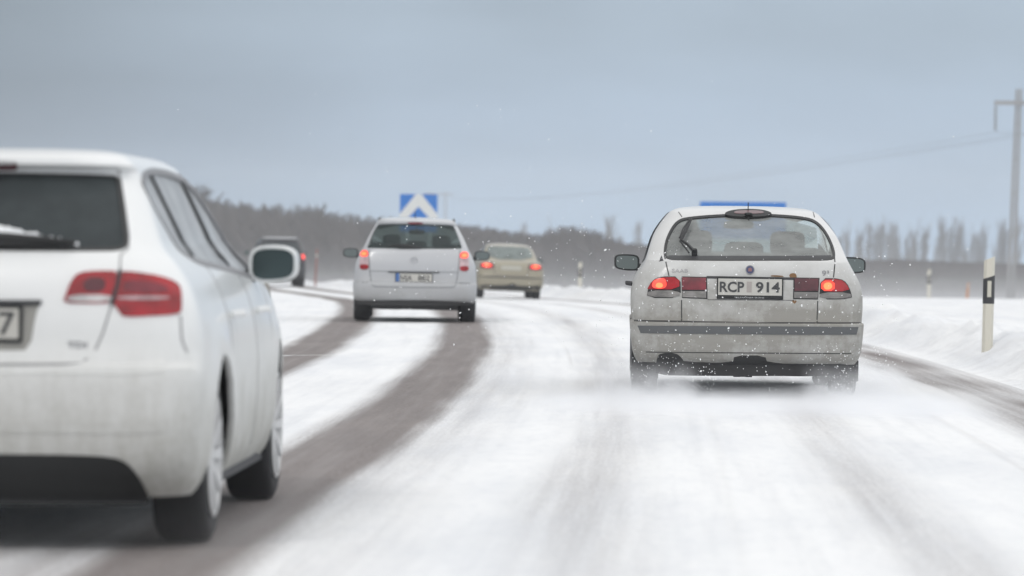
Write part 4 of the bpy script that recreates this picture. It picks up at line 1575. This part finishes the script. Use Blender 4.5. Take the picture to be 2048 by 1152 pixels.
p = at(1975, 690, 40)
p.z = gz_at(p.x, 40)
snow_post(p, .93, 'cream and black reflector post close to the camera, standing in the snowbank', lean=R(.9))
p = at(1160, 585, 120)
p.z = gz_at(p.x, 120)
snow_post(p, at(1160, 523, 120).z - p.z, 'small pale reflector post between the beige saloon and the hatchback')
p = at(1858, 590, 150)
p.z = gz_at(p.x, 150)
snow_post(p, at(1858, 538, 150).z - p.z, 'faint far reflector post left of the power pole')

stake = simple('red_stake', (.28, .11, .09), .6)
orange = simple('orange_stake', (.50, .24, .12), .6)


def snow_stake(px, ytop, ybot, D, m_, label, r):
    a, b = at(px + 2, ytop, D), at(px - 2, ybot, D)
    b.z = gz_at(b.x, D)
    root = empty('snow_stake', b)
    tag(root, label, 'snow stake')
    m = MB()
    m.tube([(0, 0, -.2), (a.x - b.x, 0, a.z - b.z)], [r, r * .8], 8)
    m.build('pole', m_, root)
    m = MB()
    t = (a - b)
    m.tube([t * .78, t * .86], r * 1.15, 8)
    m.build('reflective_band', M['plate'], root)


snow_stake(632, 498, 577, 150, stake, 'thin red snow stake right of the black off-roader', .035)
snow_stake(1935, 566, 590, 160, orange, 'short orange stake between the far post and the near post', .06)

# low stone at the left verge, under the near car's mirror
p = at(515, 600, 90)
p.z = gz_at(p.x, 90)
m = MB()
v, f = superell((0, 0, .15), (.26, .2, .30), .45, 24, 16)
v = [(x * (1 + .08 * math.sin(9 * z + 3 * x)), y, z + .02 * math.sin(14 * x)) for x, y, z in v]
m.add(v, f)
o = m.build('verge_stone', simple('stone', (.26, .245, .22), .9))
o.location = p
tag(o, 'grey-brown stone block in the snow below the near white car\'s mirror', 'stone')

# blue chevron sign over the silver estate
blue = simple('sign_blue', (.010, .15, .50), .5)
swhite = simple('sign_white', (.62, .63, .62), .5)
D = 155
pa, pb = at(800, 388, D), at(875, 388, D)
W = pb.x - pa.x
H = W * 1.0
sg_root = empty('chevron_sign', ((pa.x + pb.x) / 2, D, gz_at(pa.x + W / 2, D)))
tag(sg_root, 'square blue sign with a white upward arrowhead, above the silver estate car', 'road sign')
ztop = pa.z - sg_root.location.z
m = MB()
m.box((0, 0, ztop - H / 2), (W / 2, .02, H / 2))
pn = m.build('sign_panel', blue, sg_root, smooth=False)
m = MB()
zt = ztop - .005
hw = W / 2
pts = [(-hw, zt - .80 * H), (-hw, zt - .55 * H), (-.17 * W, zt - .03 * H), (-.10 * W, zt), (.10 * W, zt), (.17 * W, zt - .03 * H), (hw, zt - .55 * H), (hw, zt - .80 * H), (0, zt - .30 * H)]
pts = [(-hw, zt - .86 * H), (-hw, zt - .52 * H), (-.08 * W, zt), (.08 * W, zt), (hw, zt - .52 * H), (hw, zt - .86 * H), (0, zt - .33 * H)]
n = len(pts)
v = [(x, -.026, z) for x, z in pts] + [(x, -.018, z) for x, z in pts]
m.add(v, [(0, 1, 2, 6), (6, 2, 3), (6, 3, 4, 5)] + [(i, (i + 1) % n, (i + 1) % n + n, i + n) for i in range(n)])
m.build('arrowhead', swhite, pn, smooth=False)
for sx in (-1, 1):
    m = MB()
    m.tube([(sx * W * .3, .05, -.3), (sx * W * .3, .05, ztop - .1)], .035, 10)
    m.build('sign_post', M['rim'], sg_root)
m = MB()
m.box((.30 * W, 0, ztop + .02), (.16 * W, .018, .012))
m.build('top_clip', simple('rusty_clip', (.25, .17, .13), .8), sg_root, smooth=False)

# direction board over the hatchback's roof
D = 150
pa, pb = at(1400, 403, D), at(1572, 404, D)
W = pb.x - pa.x
H = 1.35
root = empty('direction_board', ((pa.x + pb.x) / 2, D, gz_at(pa.x + W / 2, D)))
tag(root, 'wide blue direction board showing just above the roof of the dirty hatchback', 'road sign')
ztop = pa.z - root.location.z
m = MB()
m.box((0, 0, ztop - H / 2), (W / 2, .03, H / 2))
pn = m.build('sign_panel', blue, root, smooth=False)
m = MB()
b = .03
for c, h in (((0, ztop - .06), (W / 2 - .05, b)), ((0, ztop - H + .06), (W / 2 - .05, b)), ((-W / 2 + .06, ztop - H / 2), (b, H / 2 - .1)), ((W / 2 - .06, ztop - H / 2), (b, H / 2 - .1))):
    m.box((c[0], -.033, c[1]), (h[0], .003, h[1])) if False else None
for sx in (-1, 1):
    m = MB()
    m.tube([(sx * W * .36, .08, -.3), (sx * W * .36, .08, ztop - .05)], .05, 10)
    m.build('sign_post', M['rim'], root)

# power line pole with arm, insulators and three wires
D = 180
pb, pt = at(2020, 597, D), at(2038, 178, D)
gz0 = gz_at(pb.x, D)
wood = simple('weathered_pole', (.30, .30, .305), .85)
root = empty('power_pole', (pb.x, D, gz0))
tag(root, 'tall grey power pole with a crossarm leaning right at the edge of the snow field', 'power pole')
top = Vector((pt.x - pb.x, 0, pt.z - gz0))
m = MB()
for sx in (-.11, .11):
    m.tube([(sx, 0, -.5), (top.x + sx * .75, 0, top.z)], [.085, .06], 10)
for k in range(1, 6):
    q = top * (k / 6.0)
    m.box(q, (.15, .05, .03))
m.build('twin_pole', wood, root)
arm_z = at(2037, 206, D).z - gz0
m = MB()
al = at(1988, 206, D).x - pb.x
ar = 2 * top.x - al
m.box(((al + ar) / 2, -.12, arm_z), ((ar - al) / 2, .06, .09))
m.build('crossarm', wood, root, smooth=False)
ends = []
for x in (al + .06, top.x + .35, ar - .06):
    L_ = 1.25
    m = MB()
    m.lathe([(0, .03), (-.1, .035)] + [(-.15 - .11 * i + d, r) for i in range(9) for d, r in ((0, .045), (-.03, .10), (-.06, .045))] + [(-1.2, .03)], (x, -.12, arm_z - .05), 14, 'Z')
    m.build('insulator', simple('insulator_ceramic', (.30, .32, .34), .5), root)
    ends.append(Vector((pb.x + x, D - .12, gz0 + arm_z - .05 - L_)))
wire_m = simple('wire', (.16, .17, .19), .6)
far = empty('power_pole', (-10.5, 640, gz_at(-10.5, 640)))
tag(far, 'far power pole lost in the bare wood behind the chevron sign', 'power pole')
fz = at(880, 396, 640).z - far.location.z
m = MB()
m.tube([(0, 0, -.5), (0, 0, fz + 1)], [.15, .1], 8)
m.build('pole', wood, far)
m = MB()
m.box((0, 0, fz + .6), (1.2, .06, .09))
m.build('crossarm', wood, far, smooth=False)
for i, (e, dx) in enumerate(zip(ends, (-1.1, .2, 1.1))):
    wl = ('left', 'middle', 'right')[i]
    f_ = Vector((-10.5 + dx, 640, far.location.z + fz))
    pts = []
    for k in range(41):
        t = k / 40
        q = e.lerp(f_, t)
        q.z -= 4 * t * (1 - t) * 1.2
        pts.append(q)
    g_ = e + Vector((70, -40, .5))
    pts2 = []
    for k in range(20):
        t = 1 - k / 20
        q = e.lerp(g_, t)
        q.z -= 4 * t * (1 - t) * 1.5
        pts2.append(q)
    m = MB()
    m.tube(pts2 + pts, .0075, 5)
    o = m.build('power_line', wire_m)
    tag(o, 'thin grey power line across the sky, hung from the %s insulator of the leaning pole' % wl, 'power line', 'power lines')


# ================================================================== trees
def tree_geo(seed, H, spread, levels=3, upright=.5, trunk=.16, twig=1.0, nb=7, jit=.12):
    rd = random.Random(seed)
    V, F = [], []

    def seg(p, q, r0, r1, n=3):
        d = (q - p).normalized()
        a = Vector((0, 0, 1)) if abs(d.z) < .9 else Vector((1, 0, 0))
        u = d.cross(a).normalized()
        w = d.cross(u)
        o = len(V)
        for c, r in ((p, r0), (q, r1)):
            for k in range(n):
                t = 2 * math.pi * k / n
                V.append(tuple(c + (u * math.cos(t) + w * math.sin(t)) * r))
        for k in range(n):
            F.append((o + k, o + (k + 1) % n, o + n + (k + 1) % n, o + n + k))

    def grow(p, d, L, r, lv):
        n = 4 if lv == 0 else 3
        for i in range(n):
            d2 = (d + Vector((rd.gauss(0, jit), rd.gauss(0, jit), rd.gauss(.04, .06)))).normalized()
            q = p + d2 * L / n
            r2 = r * (1 - .75 * (i + 1) / n) + .008
            seg(p, q, r * (1 - .75 * i / n) + .008, r2, 5 if lv == 0 else 3)
            if lv < levels:
                k = nb if lv == 0 else 4
                if lv > 0 or i > 0:
                    for _ in range(max(1, k * (1 if lv == 0 else 1) // (1 if lv == 0 else 2))):
                        a = rd.uniform(0, 2 * math.pi)
                        out_ = Vector((math.cos(a), math.sin(a), 0))
                        dd = (d2 * upright + out_ * spread + Vector((0, 0, .25))).normalized()
                        grow(p.lerp(q, rd.random()), dd, L * rd.uniform(.32, .5) * (1 - .1 * i), r * .42 + .006 * twig, lv + 1)
            p, d = q, d2
    grow(Vector((0, 0, 0)), Vector((0, 0, 1)), H, trunk, 0)
    return np.array(V), F


bark = simple('haze_paled_bark', (.15, .145, .145), .9)  # haze put into the colour: bark lightened so the far trees fade
brush_m = simple('brushwood', (.078, .064, .058), .9)
wood_m = simple('wood_twigs', (.07, .062, .06), .9)


def big_mesh(parts):
    """parts: list of (V array, F list of quads)"""
    vs, fs, o = [], [], 0
    for v, f in parts:
        vs.append(v)
        fs.append(np.array(f) + o)
        o += len(v)
    v = np.concatenate(vs)
    f = np.concatenate(fs)
    me = bpy.data.meshes.new("wood")
    me.vertices.add(len(v))
    me.vertices.foreach_set('co', v.astype(np.float32).ravel())
    me.loops.add(f.size)
    me.loops.foreach_set('vertex_index', f.astype(np.int32).ravel())
    me.polygons.add(len(f))
    me.polygons.foreach_set('loop_start', np.arange(0, f.size, 4, dtype=np.int32))
    me.update()
    return me


PROF = [(-850, 390), (-600, 360), (-250, 345), (300, 355), (380, 362), (430, 384), (480, 398), (520, 404), (560, 406), (600, 404), (640, 402), (662, 425), (700, 424), (740, 436), (780, 430), (830, 440), (900, 446), (960, 452),
        (1020, 462), (1070, 470), (1110, 456), (1140, 448), (1180, 462), (1230, 484), (1270, 488), (1400, 500), (1640, 515), (1700, 520), (1800, 517), (1900, 522), (2048, 526), (2300, 528)]


def prof(px):
    return float(np.interp(px, [a for a, b in PROF], [b for a, b in PROF]))


protos = [tree_geo(40 + i, 10, .85, 3, .5, .20, 3.4, 6) for i in range(5)]
parts = []
for i in range(600):
    px = random.uniform(-800, 1330) if i < 420 else random.uniform(1250, 2300)
    D = random.uniform(430, 560)
    x = at(px, 500, D).x
    z0 = float(base_z(D)) - .3
    zt = at(px, prof(px) + random.uniform(0, 40) ** 1.0 * (1 if px < 1300 else .3), D).z
    sc = max(.25, (zt - z0) / protos[i % 5][0][:, 2].max())
    a = random.uniform(0, 6.28)
    V, F = protos[i % 5]
    c, s_ = math.cos(a), math.sin(a)
    V2 = np.stack([(V[:, 0] * c - V[:, 1] * s_) * sc * 1.1 + x, (V[:, 0] * s_ + V[:, 1] * c) * sc * 1.1 + D, V[:, 2] * sc + z0], 1)
    parts.append((V2, F))
fo = link('far_wood', big_mesh(parts), wood_m)
tag(fo, 'bare grey-brown winter wood along the horizon', 'wood', kind='stuff')

# brushwood: crossing stems filling the foot of the wood
n = 62000
px = np.concatenate([rng.uniform(-850, 1330, int(n * .72)), rng.uniform(1200, 2350, n - int(n * .72))])
D = rng.uniform(415, 540, n)
k = (px - 1024) / FPX
hh = 489 + (px - 1024) * .0105
ptop = np.interp(px, [a for a, b in PROF], [b for a, b in PROF])
zt = CAM_H + (hh - ptop) / FPX * D
z0 = base_z(D) - .3
u = rng.random(n) ** 1.0
lo = z0 + (zt - z0) * u * .72
L = np.minimum((zt - lo), rng.uniform(1.0, 3.2, n)) * .95
X = k * D
dx = rng.normal(0, .45, n) * L
wd = rng.uniform(.07, .20, n)
v = np.zeros((n, 4, 3))
v[:, 0] = np.stack([X - wd, D, lo], 1)
v[:, 1] = np.stack([X + wd, D + wd, lo], 1)
v[:, 2] = np.stack([X + dx + wd * .35, D + wd * .3, lo + L], 1)
v[:, 3] = np.stack([X + dx - wd * .35, D, lo + L], 1)
b_ = big_mesh([(v.reshape(-1, 3), (np.arange(n)[:, None] * 4 + np.arange(4)).tolist())])
bo = link('brushwood', b_, brush_m)
tag(bo, 'dense brown brushwood filling the foot of the far wood', 'brushwood', kind='stuff')

# tall thin poplars beyond the brushwood
pv = [tree_geo(90 + i, 16, .20, 2, 1.0, .24, 2.6, 9, .035) for i in range(4)]
spots = [(1655, 440), (1697, 432), (1728, 436), (1762, 430), (1795, 437), (1832, 430), (1868, 428), (1899, 433), (1926, 430), (1957, 436), (1990, 432), (2030, 430), (2062, 434),
         (1680, 446), (1714, 448), (1748, 442), (1780, 444), (1812, 446), (1850, 443), (1884, 444), (1912, 447), (1942, 443), (1973, 446), (2008, 442),
         (1213, 425), (1236, 445), (1286, 436), (1168, 446), (1118, 452), (1104, 428), (1060, 440), (1600, 438), (1560, 440)]
proto_objs = []
for i, (V, F) in enumerate(pv):
    me_ = bpy.data.meshes.new('poplar')
    me_.from_pydata(V.tolist(), [], F)
    me_.materials.append(bark)
    proto_objs.append(me_)
for i in range(26):
    spots.append((random.uniform(1560, 2090) if i < 20 else random.uniform(1060, 1300), random.uniform(452, 492)))
for i, (px_, yt) in enumerate(spots):
    D_ = 770 + (i * 37) % 80
    x = at(px_, 500, D_).x
    z0_ = float(base_z(D_))
    zt_ = at(px_, yt, D_).z
    o = bpy.data.objects.new('poplar_tree', proto_objs[i % 4])
    COL.objects.link(o)
    o.location = (x, D_, z0_)
    sc = (zt_ - z0_) / pv[i % 4][0][:, 2].max()
    o.scale = (sc * 1.25, sc * 1.25, sc)
    o.rotation_euler = (0, 0, i * 1.7)
    tag(o, 'bare tree in the hazy far row, ' + ('left of the dirty hatchback' if px_ < 1300 else 'right of the power pole' if px_ > 2025 else 'between the dirty hatchback and the power pole'), 'tree', 'hazy row of tall bare trees on the horizon')

# ================================================================== snow in the air
# individual flakes, thickest round the hatchback's rear wheels
fv, ff = [], []


def flake(x, y, z, r, st_):
    ax = Vector((random.gauss(0, .5), random.gauss(0, .3), random.gauss(0, 1))).normalized()
    a = Vector((0, 1, 0)).cross(ax)
    a = a.normalized() if a.length > .01 else Vector((1, 0, 0))
    b = ax.cross(a)
    c = Vector((x, y, z))
    o = len(fv)
    fv.extend([tuple(c + ax * r * st_), tuple(c - ax * r * st_), tuple(c + a * r), tuple(c - a * r), tuple(c + b * r), tuple(c - b * r)])
    for i in (0, 1):
        for p_, q_ in ((2, 4), (4, 3), (3, 5), (5, 2)):
            ff.append((o + i, o + p_, o + q_))


def frnd(n, x0, x1, y0, y1, z0, z1, r0, r1, zp=1.0):
    for _ in range(n):
        y = random.uniform(y0, y1)
        x = random.uniform(x0, x1)
        z = z0 + (z1 - z0) * random.random() ** zp
        flake(x, y, z, r0 + (r1 - r0) * random.random() ** 2.2, random.uniform(1, 2.0))


frnd(520, .7, 2.75, 28.3, 29.95, .05, 1.15, .0018, .0048, 1.4)
frnd(70, .2, 3.2, 28.3, 31, .5, 1.6, .002, .0055, 1.0)
frnd(22, .6, 2.9, 28.0, 29.9, .2, 1.3, .005, .0075, 1.2)
frnd(380, 2.15, 2.75, 29.3, 30.3, .04, .42, .0018, .0045, 1.7)
frnd(230, .75, 1.5, 29.3, 30.2, .04, .42, .0018, .0045, 1.7)
frnd(120, 2.2, 3.0, 28.8, 30.3, .02, .18, .002, .0045, 1.5)
frnd(110, -.9, .9, 28, 34, .4, 1.35, .0025, .006)
frnd(60, -1.6, 1.0, 27, 36, 1.0, 2.2, .002, .005)
frnd(36, -3.4, 3.6, 26, 38, 1.0, 3.2, .0025, .006)
frnd(40, -1.8, 1.2, 26, 50, .5, 1.3, .003, .007)
o = link('airborne_snow', mesh(fv, ff, False), M['flake'])
tag(o, 'snow flakes whirled up behind the dirty hatchback', 'snow', kind='stuff')


def vol_box(name, c, h, build, label, rz=0):
    m = MB()
    m.box((0, 0, 0), h)
    vm = bpy.data.materials.new(name)
    vm.use_nodes = True
    t = vm.node_tree
    for n_ in list(t.nodes):
        if n_.type == 'BSDF_PRINCIPLED': t.nodes.remove(n_)
    pv_ = N(t, 'ShaderNodeVolumePrincipled')
    pv_.inputs['Color'].default_value = (.97, .98, 1, 1)
    pv_.inputs['Anisotropy'].default_value = .0
    Lk(t, pv_.outputs[0], t.nodes['Material Output'].inputs['Volume'])
    build(t, pv_)
    o_ = m.build(name, vm, smooth=False)
    o_.location = c
    o_.rotation_euler = (0, 0, rz)
    tag(o_, label, 'blown snow', kind='stuff')
    return o_


def spray(dens, hz, hy, hx, power=2.0, sc=2.2):
    def f(t, pv_):
        tc = N(t, 'ShaderNodeTexCoord').outputs['Object']
        sp = N(t, 'ShaderNodeSeparateXYZ')
        Lk(t, tc, sp.inputs[0])
        vz = math_(t, 'POWER', rng_(t, sp.outputs[2], -hz, hz, 1, 0), power)
        ey = math_(t, 'MULTIPLY', rng_(t, sp.outputs[1], -hy, -hy * .2, 0, 1, True), rng_(t, sp.outputs[1], hy * .55, hy, 1, 0, True))
        ax_ = math_(t, 'ABSOLUTE', sp.outputs[0])
        ex = rng_(t, ax_, hx * .6, hx, 1, 0, True)
        nn = noise(t, mapping(t, tc, (1.2, .7, 1.6)), sc, 4, .6)
        d = math_(t, 'MULTIPLY', math_(t, 'MULTIPLY', vz, math_(t, 'MULTIPLY', ey, ex)), rng_(t, nn, .32, .66, .1, 1.0))
        Lk(t, math_(t, 'MULTIPLY', d, dens), pv_.inputs['Density'])
    return f


vol_box('snow_spray', (1.74, 28.4, .04), (1.7, 1.9, .11), spray(7, .11, 1.9, 1.7), 'white snow dust swirling on the road behind the dirty hatchback')
vol_box('snow_spray', (.98, 29.8, .12), (.42, .8, .20), spray(5.5, .20, .8, .42, 1.7, 6), 'snow dust thrown up by the left rear wheel of the dirty hatchback')
vol_box('snow_spray', (2.5, 29.8, .12), (.42, .8, .20), spray(5, .20, .8, .42, 1.7, 6), 'snow dust thrown up by the right rear wheel of the dirty hatchback')
vol_box('snow_spray', (-1.5, 14.9, .10), (1.3, 1.6, .155), spray(.2, .155, 1.6, 1.3), 'thin snow dust under the near white hatchback')


# low drift of snow blowing across the far ground
def drift(t, pv_):
    tc = N(t, 'ShaderNodeTexCoord').outputs['Object']
    sp = N(t, 'ShaderNodeSeparateXYZ')
    Lk(t, tc, sp.inputs[0])
    vz = math_(t, 'POWER', rng_(t, sp.outputs[2], -2.6, .9, 1, 0), 3.0)
    Lk(t, math_(t, 'MULTIPLY', vz, .02), pv_.inputs['Density'])


for hh_, dn in ((.35, .0014), (.9, .0010)):
    dv = vol_box('drifting_snow', (0, 250, float(base_z(250)) + hh_ - .2), (110, 110, hh_), lambda t, p_, dn=dn: p_.inputs['Density'].__setattr__('default_value', dn), 'low drift of snow blowing over the far field')
    dv.rotation_euler = (-math.atan(.0135), 0, 0)

# even air haze round everything
hz_ = vol_box('haze', (0, 438, -1), (330, 450, 17), lambda t, p_: (p_.inputs['Density'].__setattr__('default_value', .0005), p_.inputs['Color'].__setattr__('default_value', (.93, .96, 1, 1))), 'even pale winter haze')
